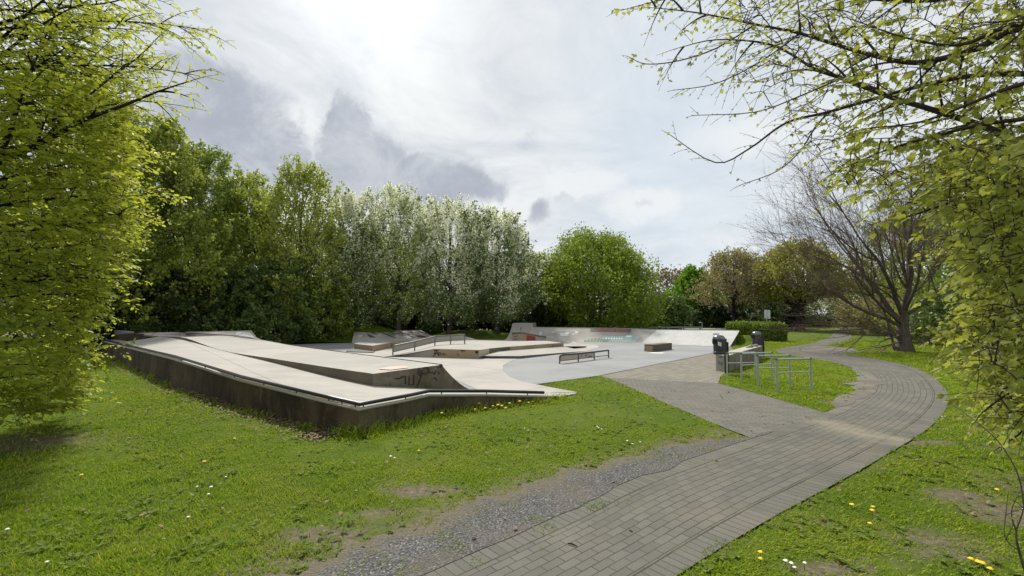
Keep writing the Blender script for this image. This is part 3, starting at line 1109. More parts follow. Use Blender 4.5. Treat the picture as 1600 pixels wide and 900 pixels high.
# closing skirt round the back so that the ramp is solid
b = MB()
back = [Vector(p) for p in CP[5:]] + [LT[7], wt[5]]
back = [qt[3], qt[2], qt[1], qt[0]] + back[2:] + []
b.grid([[Vector((p.x, p.y, -.05)) for p in back], back])
b.build('back_wall', M['wall'], ramp)
# black marker scrawl on the end face and an orange patch on the deck
E00, E10 = LB[0].copy(), LB[0].lerp(CP[0], 1.0)
E10.z = LB[0].lerp(FOOT0, .6).z
E01, E11 = LT[0], CP[0]
scr = [[(.36, .50), (.42, .62), (.45, .62), (.45, .15)], [(.50, .60), (.50, .12), (.57, .14), (.57, .65)], [(.62, .70), (.66, .95)], [(.62, .05), (.66, .35), (.68, .55), (.64, .68)],
       arc(.74, .82, .055, .16, 160, 480, 12), [(.69, .55), (.66, .80)], [(.79, .75), (.83, .70)], [(.85, .72), (.88, .60), (.91, .78)], [(.86, .45), (.90, .44)], [(.93, .93), (.94, .90)], [(.94, .72), (.965, .60)],
       [(.90, .42), (.93, .32)], [(.30, .52), (.36, .50)]]
strokes('graffiti', E00, E10, E01, E11, scr, .028, M['paint_black'], ramp, .012)
fillpoly('graffiti', LT[0], CP[0], LT[1], CP[1], [[(.30, .10), (.55, .08), (.62, .22), (.45, .36), (.25, .30)]], M['paint_pink'], ramp, .012)

# ------------------------------------------------------------------ funbox in the middle
fb = thing('funbox', 'low concrete funbox with tan plywood ledge in the middle of the skatepark', 'funbox', (G(748, 560).x, G(748, 560).y, 0))
ZT = .34
T = [G(676.6, 545.4, ZT), G(747.8, 547.2, ZT), G(760, 545.4, ZT), G(776, 543.8, ZT), G(796, 542, ZT), G(880, 535.7, ZT)]
tb = [T[0], T[1], T[2], T[3], T[4], T[5], T[5] + Vector((-.7, 1.6, 0)), G(800, 532.8, ZT), G(742, 531.2, ZT), G(690, 531.5, ZT)]
MB().prism([p[:2] for p in tb], .0, ZT).build('table', M['pale'], fb)
# plywood front and kinked ledge side, 3 cm proud
def cladding(name, pts, z0s, z1, m, th=.03, lift=.012):
    b = MB()
    for i in range(len(pts) - 1):
        p, q = pts[i], pts[i + 1]
        d = Vector((q.x - p.x, q.y - p.y, 0)).normalized()
        nn = Vector((d.y, -d.x, 0)) * th
        vs = [(p.x, p.y, z0s[i]), (q.x, q.y, z0s[i + 1]), (q.x + nn.x, q.y + nn.y, z0s[i + 1]), (p.x + nn.x, p.y + nn.y, z0s[i]),
              (p.x, p.y, z1 + lift), (q.x, q.y, z1 + lift), (q.x + nn.x, q.y + nn.y, z1 + lift), (p.x + nn.x, p.y + nn.y, z1 + lift)]
        b.add(vs, [(3, 2, 6, 7), (2, 1, 5, 6), (0, 3, 7, 4), (4, 7, 6, 5), (0, 1, 2, 3)])
    return b.build(name, m, fb)


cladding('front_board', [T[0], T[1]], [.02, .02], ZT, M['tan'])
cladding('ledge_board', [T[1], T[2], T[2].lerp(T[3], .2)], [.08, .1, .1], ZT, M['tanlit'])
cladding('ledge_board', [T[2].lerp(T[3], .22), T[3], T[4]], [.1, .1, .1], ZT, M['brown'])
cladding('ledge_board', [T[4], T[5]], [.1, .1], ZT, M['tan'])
fp00, fp10 = T[0] + Vector((0, -.032, -ZT + .02)), T[1] + Vector((0, -.032, -ZT + .02))
strokes('graffiti', fp00, fp10, T[0] + Vector((0, -.032, 0)), T[1] + Vector((0, -.032, 0)),
        [[(.02, .1), (.05, .8), (.09, .85), (.06, .35)], [(.03, .45), (.10, .55)], [(.10, .75), (.12, .3)], [(.13, .2), (.14, .65), (.18, .6), (.17, .35), (.14, .4)], [(.2, .5), (.22, .35), (.24, .55), (.26, .35), (.30, .5)],
         [(.03, .9), (.14, .88)], [(.6, .95), (.72, .9)], [(.65, .9), (.66, .7)], (.10, [(.93, .75), (.99, .8)]), [(.55, .5), (.57, .3)]], .035, M['paint_black'], fb, .006)
e00, e10 = T[4] + Vector((.02, -.032, -.2)), T[5] + Vector((.02, -.032, -.2))
strokes('graffiti', e00, e10, e00 + Vector((0, 0, .2)), e10 + Vector((0, 0, .2)), [[(.76, .3), (.78, .8), (.81, .4)], [(.83, .7), (.85, .35), (.88, .8)], [(.9, .3), (.92, .7), (.95, .35)]], .035, M['paint_red'], fb, .012)
# manual pad in front of the ledge with a dark edge
pa, pb, pc = G(750, 560.5), G(811.5, 561.4), G(914, 549.8)
zp = [.115, .12, .03]
bankl = [T[1] + Vector((0, 0, -.2)), T[2], T[4], T[5]]
pad = MB()
lp = [Vector((pa.x, pa.y, zp[0])), Vector((pb.x, pb.y, zp[1])), Vector((pb.x, pb.y, 0)).lerp(Vector((pc.x, pc.y, 0)), .6) + Vector((0, 0, .075)), Vector((pc.x, pc.y, zp[2]))]
hp = [Vector((T[1].x, T[1].y - .03, .11)), Vector((T[3].x, T[3].y - .03, ZH(T[3], 549.2))), Vector((T[4].x, T[4].y - .03, ZH(T[4], 547))), Vector((T[5].x, T[5].y - .03, ZH(T[5], 541)))]
pad.grid([lp, [p.lerp(q, .5) for p, q in zip(lp, hp)], hp])
pad.build('pad', M['pale'], fb)
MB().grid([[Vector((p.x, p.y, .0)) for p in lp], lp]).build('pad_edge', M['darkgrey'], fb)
# ramp down on the right with a low side, its shading put into the dark grey
k0, k1, k2 = G(882, 544), G(916, 543.7), G(896, 538.3)
kt = Vector((k1.x, k1.y, .085))
MB().poly([k0 + Vector((0, 0, .03)), kt, Vector((k2.x, k2.y, .16)), hp[3]]).build('right_bank', M['pale'], fb)
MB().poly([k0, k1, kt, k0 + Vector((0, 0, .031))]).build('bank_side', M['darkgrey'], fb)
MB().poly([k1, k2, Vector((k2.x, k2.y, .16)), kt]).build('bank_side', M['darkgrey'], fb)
# bank up from the left
l0 = [G(600, 557.5, .028), G(640, 541.0, .028), G(655, 534, .028)]
l1 = [T[0] + Vector((0, 0, -.002)), T[0].lerp(tb[-1], .5), tb[-1]]
MB().grid([l0, [p.lerp(q, .5) - Vector((0, 0, .02)) for p, q in zip(l0, l1)], l1]).build('left_bank', M['pale'], fb)
MB().poly([G(600, 557.5, .0), T[0] * 1 - Vector((0, 0, ZT)), T[0]]).build('bank_side', M['pale'], fb)

# ------------------------------------------------------------------ handrail with mesh panel on the funbox
hr_b = [G(613.7, 556.3, .03), G(647.9, 548.6, .17), G(679.5, 540, .33), G(704, 537.9, ZT), G(726, 537, ZT)]
hr_t = [up(p, py) for p, py in zip(hr_b, (541.2, 533.6, 525.6, 524.2, 522.7))]
hr = thing('handrail', 'kinked steel handrail with grey infill panel climbing the funbox', 'handrail', hr_b[0])
for i, (p, q) in enumerate(zip(hr_b, hr_t)):
    MB().tube([p - Vector((0, 0, .03)), q], .026, 8).build('post', M['steel'], hr)
MB().tube([hr_b[0].lerp(hr_t[0], .8), hr_t[0] + Vector((.06, .05, .03))] + hr_t[1:], .028, 8).build('top_rail', M['steel'], hr)
low = [p.lerp(q, f) for p, q, f in zip(hr_b, hr_t, (.42, .42, .38, .42, .42))]
MB().tube(low, .018, 6).build('bottom_rail', M['steel'], hr)
b = MB()
for i in range(4):
    off = Vector((.006, -.008, 0))
    p, q, r_, s_ = low[i] - off, low[i + 1] - off, hr_t[i + 1] - off, hr_t[i] - off
    b.add([p, q, r_, s_, p + off * 2, q + off * 2, r_ + off * 2, s_ + off * 2], [(0, 1, 2, 3), (7, 6, 5, 4), (0, 4, 5, 1), (2, 6, 7, 3)])
b.build('infill_panel', M['panel'], hr)

# ------------------------------------------------------------------ angled ledge block at the left of the funbox
lb_p = [G(553, 546.4), G(582, 550.3), G(612, 544.2), G(632, 535.4, .285), G(600, 534.8, .285), G(560, 535.0, .285)]
lb = thing('ledge_block', 'tan sided angled ledge block in front of the dark graffitied bank', 'ledge', (lb_p[1].x, lb_p[1].y, 0))
MB().prism([p[:2] for p in lb_p], .0, .255).build('body', M['tan'], lb)
MB().prism([(p[0], p[1]) for p in lb_p], .257, .285).build('cap', M['pale'], lb)
st = [G(541, 550.5), G(553, 551.6), G(582, 552.4), G(586, 551), G(582, 550.6), G(553, 546.8), G(544, 546.6)]
MB().prism([p[:2] for p in st], .0, .06).build('step', M['darkgrey'], lb)  # low dark slab stands in for the grey shadow before the block

# ------------------------------------------------------------------ flat bank with big dark letters
bk0, bk1 = G(549.6, 535.9, .03), G(690, 531.2, .03)
bt0, bt1 = PD(553.7, 518, 28.9), PD(655.5, 516.6, 31.4)
bank = thing('graffiti_bank', 'flat grey concrete bank sprayed with big dark letters beside the grass mound', 'skate ramp', (bk0.x, bk0.y, 0))
bk_b0, bk_b1 = bt0 + Vector((-.1, .9, 0)), bt1 + Vector((-.1, .9, 0))
MB().grid([[bk0.lerp(bk1, t) for t in (0, .33, .66, 1)], [bt0.lerp(bt1, t) for t in (0, .33, .66, 1)]]).build('riding_face', M['bankface'], bank)
b = MB()
b.poly([bt0, bt1, bk_b1, bk_b0])
b.poly([bk0, bt0, bk_b0, Vector((bk_b0.x, bk_b0.y, 0))])
b.poly([bk1, Vector((bk_b1.x, bk_b1.y, 0)), bk_b1, bt1])
b.build('platform', M['grey'], bank)
MB().tube([bt0, bt1], .03, 6).build('coping', M['bench'], bank)
tri = lambda *p: list(p)
fillpoly('graffiti', bk0, bk1, bt0, bt1, [
    tri((.17, .72), (.20, .70), (.27, .40), (.20, .42)), tri((.22, .92), (.26, .92), (.31, .62), (.28, .66)),
    tri((.37, .85), (.42, .80), (.52, .30), (.48, .30)), tri((.46, .80), (.53, .60), (.53, .50), (.45, .72)), tri((.49, .95), (.52, .95), (.57, .62), (.53, .68)),
    tri((.56, .75), (.62, .72), (.62, .64), (.57, .66)), tri((.62, .95), (.66, .90), (.72, .52), (.69, .52)), tri((.68, .70), (.75, .72), (.77, .55), (.72, .58)), tri((.66, .55), (.70, .50), (.74, .25), (.71, .28)),
    tri((.82, .88), (.88, .84), (.88, .78), (.82, .80)), tri((.78, .48), (.86, .52), (.92, .28), (.88, .26), (.80, .30))], M['paint_grey'], bank, .006)
strokes('graffiti', bk0, bk1, bt0, bt1, [[(.33, .95), (.45, .12)], [(.58, .55), (.66, .15)], [(.28, .2), (.6, .12)], [(.86, .8), (1.0, .75)], [(.10, .9), (.14, .5)]], .045, M['paint_line'], bank, .005)

# ------------------------------------------------------------------ rounded hump behind the handrail
hc = PD(716, 533, 26.5)
hump = thing('roll_over', 'smooth white rounded concrete hump behind the handrail', 'skate ramp', (hc.x, hc.y, 0))
b = MB()
nq = 14
rows = []
for i in range(nq + 1):
    ph = math.pi * i / nq
    rows.append([(hc.x + 1.25 * math.cos(ph) * 1.0, hc.y + (j - 3) * .35 - .2 * math.cos(ph), .02 + .40 * math.sin(ph) ** 1.3 * math.cos((j - 3) / 3 * 1.2)) for j in range(7)])
b.grid(rows)
b.build('shell', M['pale'], hump, True)

# ------------------------------------------------------------------ slanted grind box with the red panel
gb0 = G(801.5, 532.9, .03)
gx_ = [PD(800.5, 533.5, 25.6), PD(814, 534, 24.8), PD(853, 533.6, 26.2), PD(840, 533, 27.0)]
gzt = [ZH(gx_[0], 520.5), ZH(gx_[1], 519.4), ZH(gx_[2], 526.3), ZH(gx_[3], 526.3)]
gb = thing('slanted_grind_box', 'small sloping grind box with red side panel, before the high quarter', 'grind box', (gx_[1].x, gx_[1].y, 0))
MB().prism([p[:2] for p in gx_], .0, [z - .05 for z in gzt]).build('body', M['tan'], gb)
cx = [p.lerp(sum(gx_, Vector()) / 4, -.03) for p in gx_]
MB().prism([p[:2] for p in cx], [z - .045 for z in gzt], [z + .02 for z in gzt]).build('top_board', M['brown'], gb)
a0, a1 = Vector((gx_[1].x, gx_[1].y, .1)), Vector((gx_[2].x, gx_[2].y, .1))
fillpoly('side_panel', a0, a1, Vector((a0.x, a0.y, gzt[1] - .09)), Vector((a1.x, a1.y, gzt[2] - .09)), [[(.2, .0), (.55, .0), (.55, 1), (.22, 1)]], M['paint_redlit'], gb, .008)['label'] = 'red side panel'
fillpoly('side_panel', a0, a1, Vector((a0.x, a0.y, gzt[1] - .09)), Vector((a1.x, a1.y, gzt[2] - .09)), [[(.58, .0), (.95, .0), (.95, .95), (.58, .95)]], M['panel'], gb, .008)
h0, h1 = Vector((gx_[0].x, gx_[0].y, .1)), Vector((gx_[1].x, gx_[1].y, .1))
fillpoly('end_board', h0, h1, Vector((h0.x, h0.y, gzt[0] - .06)), Vector((h1.x, h1.y, gzt[1] - .06)), [[(.03, .0), (.97, .0), (.97, .97), (.03, .97)]], M['tanlit'], gb, .006)
strokes('graffiti', h0, h1, Vector((h0.x, h0.y, gzt[0] - .06)), Vector((h1.x, h1.y, gzt[1] - .06)), [[(.15, .3), (.3, .5), (.5, .35), (.7, .5)], [(.2, .8), (.4, .65), (.75, .85)], [(.8, .2), (.8, .75)]], .03, M['paint_black'], gb, .010)

# ------------------------------------------------------------------ long quarter pipe and white bank at the back
qf = [Vector((-.62, 28.65, .022)), Vector((.55, 28.35, .022)), Vector((3.7, 27.38, .022)), Vector((6.0, 26.9, .022)), Vector((7.35, 26.45, .022)), Vector((8.9, 25.15, .022)), Vector((10.4, 23.9, .022)), Vector((11.13, 23.68, .022))]
qtp = [PD(801, 505, 30.3), PD(832, 505, 30.0), PD(900, 512.3, 29.1), PD(975, 513.3, 28.6), PD(1027, 515.3, 28.2), PD(1070, 515.8, 27.4), PD(1120, 516.2, 26.3), PD(1155.5, 516.7, 25.5)]
quarter = thing('quarter_pipe', 'long quarter pipe along the back of the skatepark, its right section painted white', 'skate ramp', (qf[3].x, qf[3].y, 0))


def quarter_rows(F_, T_, power, n=8):
    rows = []
    for j in range(n + 1):
        u = j / n
        rows.append([Vector((f.x + (t.x - f.x) * u, f.y + (t.y - f.y) * u, f.z + (t.z - f.z) * u ** power)) for f, t in zip(F_, T_)])
    return rows


lowL = PD(832.5, 511.6, 29.7)
MB().grid(quarter_rows(qf[:2], qtp[:2], 2.5, 10)).build('tall_section', M['ramp'], quarter, True)
fl = [qf[1], qf[2], qf[3], qf[4]]
tl = [lowL, qtp[2], qtp[3], qtp[4]]
fl2, tl2 = [Vector(p) for p in catmull(fl, 4)], [Vector(p) for p in catmull(tl, 4)]
MB().grid(quarter_rows(fl2, tl2, 1.45)).build('curved_section', M['ramp'], quarter, True)
fr, tr_ = [Vector(p) for p in catmull(qf[4:], 3)], [Vector(p) for p in catmull(qtp[4:], 3)]
MB().grid(quarter_rows(fr, tr_, 1.08)).build('white_section', M['white'], quarter, True)
# platforms behind and closing faces
b = MB()
bk = Vector((.25, .95, 0))
pt = [qtp[0], qtp[1]]
b.add([qtp[0], qtp[1], qtp[1] + bk * 1.2, qtp[0] + bk * 1.2, Vector((qtp[1].x, qtp[1].y, lowL.z)), Vector((qtp[1].x, qtp[1].y, lowL.z)) + bk * 1.2, Vector((qtp[0].x, qtp[0].y, 0)) + bk * 1.2, Vector((qtp[1].x, qtp[1].y, 0)) + bk * 1.2],
      [(0, 1, 2, 3), (1, 4, 5, 2), (3, 2, 7, 6)])
allt = tl2 + tr_[1:]
bkl = [p + Vector((.35, .8, 0)) for p in allt]
b.grid([allt, bkl])
b.grid([bkl, [Vector((p.x, p.y, -.05)) for p in bkl]])
b.build('platform', M['ramp'], quarter)
sd_l = [Vector((qf[0].x, qf[0].y, 0))] + [quarter_rows(qf[:1], qtp[:1], 2.5, 10)[j][0] for j in range(11)] + [qtp[0] + bk * 1.2, Vector((qtp[0].x, qtp[0].y, 0)) + bk * 1.2]
MB().poly(sd_l).build('side_face', M['ramp'], quarter)
MB().poly([Vector((qf[7].x, qf[7].y, 0)), qtp[7], bkl[-1], Vector((bkl[-1].x, bkl[-1].y, 0))]).build('side_face', M['brown'], quarter)
step_face = [qtp[1], Vector((qtp[1].x, qtp[1].y, lowL.z))]
rws = quarter_rows(qf[1:2], qtp[1:2], 2.5, 10)
rwl = quarter_rows(qf[1:2], [lowL], 1.45, 10)
MB().grid([[r_[0] for r_ in rws], [r_[0] for r_ in rwl]]).build('step_face', M['tanlit'], quarter)
MB().tube([p + Vector((0, 0, .005)) for p in allt], .022, 6).build('coping', M['bench'], quarter)
# faded lettering and colour patches on the riding face
A, B_, C_, D_ = fl[0], fl[3], tl[0], tl[3]
uq = lambda p: p
c00, c10, c01, c11 = fl2[0], fl2[-1], tl2[0], tl2[-1]


def on_quarter(name, F_, T_, power, polys, m, off=.012):
    """patches that follow the curved face: u along, v up; each patch cut fine enough to follow the bend"""
    b = MB()
    nF = len(F_) - 1

    def S(u, v):
        x_ = min(max(u, 0), .9999) * nF
        i = int(x_)
        f, t = F_[i].lerp(F_[i + 1], x_ - i), T_[i].lerp(T_[i + 1], x_ - i)
        return Vector((f.x + (t.x - f.x) * v, f.y + (t.y - f.y) * v, f.z + (t.z - f.z) * v ** power))
    for u0, u1, v0, v1, sk in polys:
        nn_, mm_ = max(2, int((u1 - u0) * 40)), max(2, int((v1 - v0) * 12))
        b.grid([[S(u0 + (u1 - u0) * i / nn_ + sk * (v0 + (v1 - v0) * j / mm_), v0 + (v1 - v0) * j / mm_) + Vector((-.25, -.75, .55)) * off for i in range(nn_ + 1)] for j in range(mm_ + 1)])
    return b.build(name, m, quarter)


on_quarter('graffiti', fl2, tl2, 1.45, [(.46, .72, .80, .985, 0)], M['paint_red'])
on_quarter('graffiti', fl2, tl2, 1.45, [(.425, .455, .80, .98, .01), (.725, .75, .78, .98, -.02), (.60, .61, .8, .985, 0)], M['paint_grey'], .014)
on_quarter('graffiti', fl2, tl2, 1.45, [(.60, .87, .12, .55, 0), (.53, .60, .30, .56, 0)], M['paint_teal'])
on_quarter('graffiti', fl2, tl2, 1.45, [(.555 + .022 * i, .567 + .022 * i, .33, .44, 0) for i in range(7)] + [(.72, .77, .50, .60, 0)], M['paint_white'], .018)
on_quarter('graffiti', fl2, tl2, 1.45, [(.40 + .024 * i, .418 + .024 * i, .02, .18 + .20 * math.sin(math.pi * (i + .5) / 8), 0) for i in range(8)], M['paint_green'])
on_quarter('graffiti', fl2, tl2, 1.45, [(.08, .10, .3, .7, .03), (.13, .15, .55, .75, -.05), (.16, .20, .4, .45, 0), (.22, .25, .5, .75, .06), (.27, .30, .5, .7, -.06), (.31, .35, .62, .66, 0), (.20, .33, .8, .83, 0), (.18, .2, .7, .8, 0), (.33, .35, .7, .82, 0)], M['paint_line'], .013)
on_quarter('graffiti', qf[:2], qtp[:2], 2.5, [(.48, .53, .80, .9, 0), (.2, .4, .55, .58, 0), (.6, .75, .4, .43, .05)], M['paint_grey'], .014)
rr = random.Random(3)
on_quarter('graffiti', fr, tr_, 1.08, [(u_, u_ + rr.uniform(.02, .06), v_, v_ + rr.uniform(.03, .05), rr.uniform(-.12, .12)) for u_, v_ in [(rr.uniform(.04, .72), rr.uniform(.05, .9)) for _ in range(46)]]
           + [(u_, u_ + .007, v_, v_ + rr.uniform(.1, .25), rr.uniform(-.25, .25)) for u_, v_ in [(rr.uniform(.04, .7), rr.uniform(.05, .7)) for _ in range(60)]], M['paint_line'], .006)
on_quarter('graffiti', fr, tr_, 1.08, [(.62, .69, .70, .80, .02)], M['paint_grey'], .012)

# ------------------------------------------------------------------ grind box on the grey floor
bx = [G(1007, 548.8, .02), G(1021.3, 549.7, .02), G(1050, 546, .02)]
bx.append(bx[0] + bx[2] - bx[1])
box = thing('grind_box', 'small brown wooden grind box standing on the grey skatepark floor', 'grind box', bx[1])
MB().prism([p[:2] for p in bx], .02, .29).build('body', M['brown'], box)
bxo = [p.lerp(sum(bx, Vector()) / 4, -.02) for p in bx]
MB().prism([p[:2] for p in bxo], .292, .325).build('top_board', M['brown'], box, bevel=.006)
pa_, pb_ = bx[0], bx[1]
fillpoly('end_board', pa_, pb_, pa_ + Vector((0, 0, .26)), pb_ + Vector((0, 0, .26)), [[(.03, .03), (.97, .03), (.97, .97), (.03, .97)]], M['tan'], box, .006)
fillpoly('corner_plate', pa_, pb_, pa_ + Vector((0, 0, .26)), pb_ + Vector((0, 0, .26)), [[(.0, .30), (.1, .30), (.1, .5), (0, .5)], [(.88, .3), (1, .3), (1, .5), (.88, .5)], [(.88, .02), (1, .02), (1, .14), (.88, .14)], [(0, .02), (.1, .02), (.1, .14), (0, .14)], [(.9, .85), (1, .85), (1, 1), (.9, 1)]], M['black'], box, .011)
MB().prism([p[:2] for p in (G(1012, 552.6), G(1034, 553.2), G(1040, 552), G(1020, 551.6))], .024, .028).build('paint_patch', M['paint_white'], box)

# ------------------------------------------------------------------ flat rail with tan panels
rb = [G(874.5, 568.4, .02), G(903.5, 565, .02), G(928.5, 561.7, .02), G(951, 559.2, .02)]
rt = [up(p, py) for p, py in zip(rb, (555.6, 552.6, 550.0, 547.4))]
fr_ = thing('flat_rail', 'low flat grind rail with tan board panels on the grey floor', 'grind rail', rb[0])
for p, q in zip(rb, rt):
    MB().tube([p - Vector((0, 0, .01)), q if p is not rb[0] else p.lerp(q, .8)], .026, 8).build('post', M['steel'], fr_)
MB().tube([rb[0].lerp(rt[0], .78), rt[0] + Vector((.03, .03, -.01)), rt[0] + Vector((.10, .10, .012))] + rt[1:3] + [rt[3] + Vector((-.03, -.03, 0)), rt[3], rb[3].lerp(rt[3], .85)], .03, 8).build('top_rail', M['black'], fr_)
lw = [p.lerp(q, .34) for p, q in zip(rb, rt)]
MB().tube(lw, .016, 6).build('bottom_rail', M['steel'], fr_)
for i in range(2):
    off = Vector((.007, -.007, 0))
    g0, g1, g2_, g3 = lw[i].lerp(lw[i + 1], .05), lw[i].lerp(lw[i + 1], .96), rt[i].lerp(rt[i + 1], .96), rt[i].lerp(rt[i + 1], .05)
    pn = MB().add([g0 - off, g1 - off, g2_ - off, g3 - off, g0 + off, g1 + off, g2_ + off, g3 + off], [(3, 2, 1, 0), (4, 5, 6, 7), (0, 1, 5, 4), (2, 3, 7, 6), (1, 2, 6, 5), (3, 0, 4, 7)]).build('panel', M['tanlit'], fr_)
    if i == 1:
        strokes('graffiti', g0, g1, g3, g2_, [[(.1, .7), (.14, .3), (.2, .75)], [(.4, .4), (.45, .6), (.5, .4)], [(.6, .2), (.75, .3), (.85, .15)]], .03, M['paint_black'], pn, .012)

# ------------------------------------------------------------------ concrete bench wall, bins, shoes
wz = .0
bw = [G(1119, 579.6), G(1137, 582), G(1191.5, 560.5)]
bw.append(bw[0] + (bw[2] - bw[1]) * .98 + Vector((-.06, .03, 0)))
htop = .485
bench = thing('concrete_bench_wall', 'low board marked concrete bench wall between the plaza and bike racks', 'concrete wall', bw[1])
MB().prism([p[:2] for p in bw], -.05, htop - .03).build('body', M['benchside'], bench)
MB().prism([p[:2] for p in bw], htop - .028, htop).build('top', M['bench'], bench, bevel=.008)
fillpoly('end_slab', bw[0], bw[1], bw[0] + Vector((0, 0, htop - .03)), bw[1] + Vector((0, 0, htop - .03)), [[(0, 0), (1, 0), (1, 1), (0, 1)]], M['bench'], bench, .004)
strokes('graffiti', bw[0], bw[1], bw[0] + Vector((0, 0, htop)), bw[1] + Vector((0, 0, htop)), [[(.2, .45), (.25, .65), (.4, .4)], [(.45, .62), (.5, .38), (.62, .6)], [(.3, .85), (.6, .9)]], .02, M['paint_black'], bench, .009)


def litter_bin(label, base, yaw, zb, zt, rad, sticker, red):
    t = thing('litter_bin', label, 'litter bin', base, yaw, 'dark litter bins on posts by the bench wall')
    o = Vector((base[0], base[1], 0))
    c, s = math.cos(yaw), math.sin(yaw)
    L = lambda x_, y_, z_: o + Vector((x_ * c - y_ * s, x_ * s + y_ * c, z_))
    h = zt - zb
    bc_ = L(-rad - .07, 0, zb)
    MB().lathe(bc_, [(rad * .88, 0), (rad * .93, .02), (rad, h * .70), (rad, h * .72)], 24).build('body', M['binblue'], t, True)
    MB().lathe(bc_, [(rad * 1.03, h * .722), (rad * 1.04, h * .80), (rad * .98, h * .88), (rad * .8, h * .95), (rad * .45, h * .99), (rad * .05, h)], 24).build('lid', M['bincap'], t, True)
    MB().box(L(-rad - .07 - rad * .93, 0, zb + h * .66), (.05, rad * .9, .13), yaw).build('opening', M['dark'], t)
    MB().lathe(bc_, [(rad * .96, .04), (rad * .99, .05), (rad * .99, .07), (rad * .96, .08)], 24).build('bottom_band', M['binblue'], t, True)
    MB().box(L(0, 0, (zt - .12) / 2), (.055, .055, zt - .10), yaw).build('post', M['black'], t)
    MB().box(L(.075, .0, (zt - .22) / 2), (.03, .06, zt - .20), yaw).build('back_plate', M['black'], t)
    if sticker:
        a_ = R(-108)
        vs = []
        for dz_ in (0, .11):
            for q in (-.28, .28):
                vs.append(bc_ + Vector((math.cos(a_ + q) * rad * 1.03, math.sin(a_ + q) * rad * 1.03, h * .45 + dz_ - q * .06)))
        MB().add(vs, [(0, 1, 3, 2)]).build('sticker', M['paint_white'], t)
    if red:
        for z_ in (.50, .58):
            a_ = R(-105)
            vs = []
            for dz_ in (0, .045):
                for q in (-.35, .35):
                    vs.append(bc_ + Vector((math.cos(a_ + q) * rad * 1.03, math.sin(a_ + q) * rad * 1.03, h * z_ + dz_)))
            MB().add(vs, [(0, 1, 3, 2)]).build('sticker', M['paint_redlit'], t)
    return t


b1 = G(1134.5, 583.5)
litter_bin('dark litter bin with pale sticker, on a post at the bench wall near end', b1, R(20), ZH(b1, 554.5) + .02, ZH(b1, 523.5) + .01, .160, True, False)
b2 = G(1191.0, 558.5)
litter_bin('dark litter bin with red sticker standing behind the far end of the bench wall', b2, R(15), .42, ZH(b2, 517.5), .168, False, True)


def shoe(label, p, yaw):
    t = thing('shoe', label, 'shoe', p, yaw, 'pair of shoes left on the bench wall')
    c, s = math.cos(yaw), math.sin(yaw)
    rows = []
    for i, (xx, wd, hh) in enumerate([(-.13, .028, .075), (-.12, .038, .10), (-.05, .040, .095), (.0, .042, .075), (.06, .048, .055), (.12, .045, .045), (.15, .025, .03)]):
        rows.append([(p.x + xx * c - yy * s, p.y + xx * s + yy * c, p.z + zz) for yy, zz in ((-wd, .018), (-wd * .95, hh * .6), (-wd * .5, hh), (wd * .5, hh), (wd * .95, hh * .6), (wd, .018))])
    m_ = MB().grid(rows)
    m_.poly(rows[0])
    m_.poly(rows[-1][::-1])
    m_.build('upper', M['shoe'], t, True)
    ol = []
    for xx, wd in ((-.135, .025), (-.12, .042), (-.02, .040), (.07, .052), (.13, .047), (.158, .02)):
        ol.append((xx, wd))
    pts = [(p.x + xx * c - yy * s, p.y + xx * s + yy * c) for xx, yy in [(a_, -b_) for a_, b_ in ol] + [(a_, b_) for a_, b_ in reversed(ol)]]
    MB().prism(pts, p.z + .001, p.z + .02).build('sole', M['shoedark'], t)
    MB().lathe((p.x - .08 * c, p.y - .08 * s, p.z + .094), [(.026, 0), (.02, .006)], 10).build('collar', M['shoedark'], t)


s1_ = G(1171.5, 543, htop)
s2_ = G(1178.5, 541.5, htop)
shoe('worn pale shoe lying nearer the bin-less end of the bench top, toe left', s1_, R(200))
shoe('second worn shoe, upright beside the red stickered bin on the bench top', s2_, R(155))


# ------------------------------------------------------------------ bike racks
def bike_rack(label, l, r_, h):
    t = thing('bike_rack', label, 'bike rack', (l.x, l.y, 0), 0, 'square steel bike racks on the grass triangle')
    for p in (l, r_):
        MB().tube([Vector((p.x, p.y, -.05)), Vector((p.x, p.y, h))], .024, 8).build('post', M['galv'], t)
        MB().tube([Vector((p.x, p.y, h - .02)), Vector((p.x, p.y, h + .022))], .026, 8).build('post_cap', M['steel'], t)
    MB().tube([Vector((l.x, l.y, h)), Vector((r_.x, r_.y, h))], .020, 8).build('top_bar', M['galv'], t)
    MB().tube([Vector((l.x, l.y, h * .60)), Vector((r_.x, r_.y, h * .60))], .013, 8).build('middle_bar', M['galv'], t)


bike_rack('green grey steel bike rack nearest the path, first of the row', G(1214.7, 613.5), G(1268, 611), .71)
bike_rack('green grey steel bike rack second from the path', G(1184.7, 603.5), G(1235, 603), .71)
bike_rack('green grey steel bike rack third from the path', G(1159, 598), G(1206.7, 595), .71)
bike_rack('green grey steel bike rack closest to the concrete bench wall', G(1136.6, 591.5), G(1181, 590.5), .67)

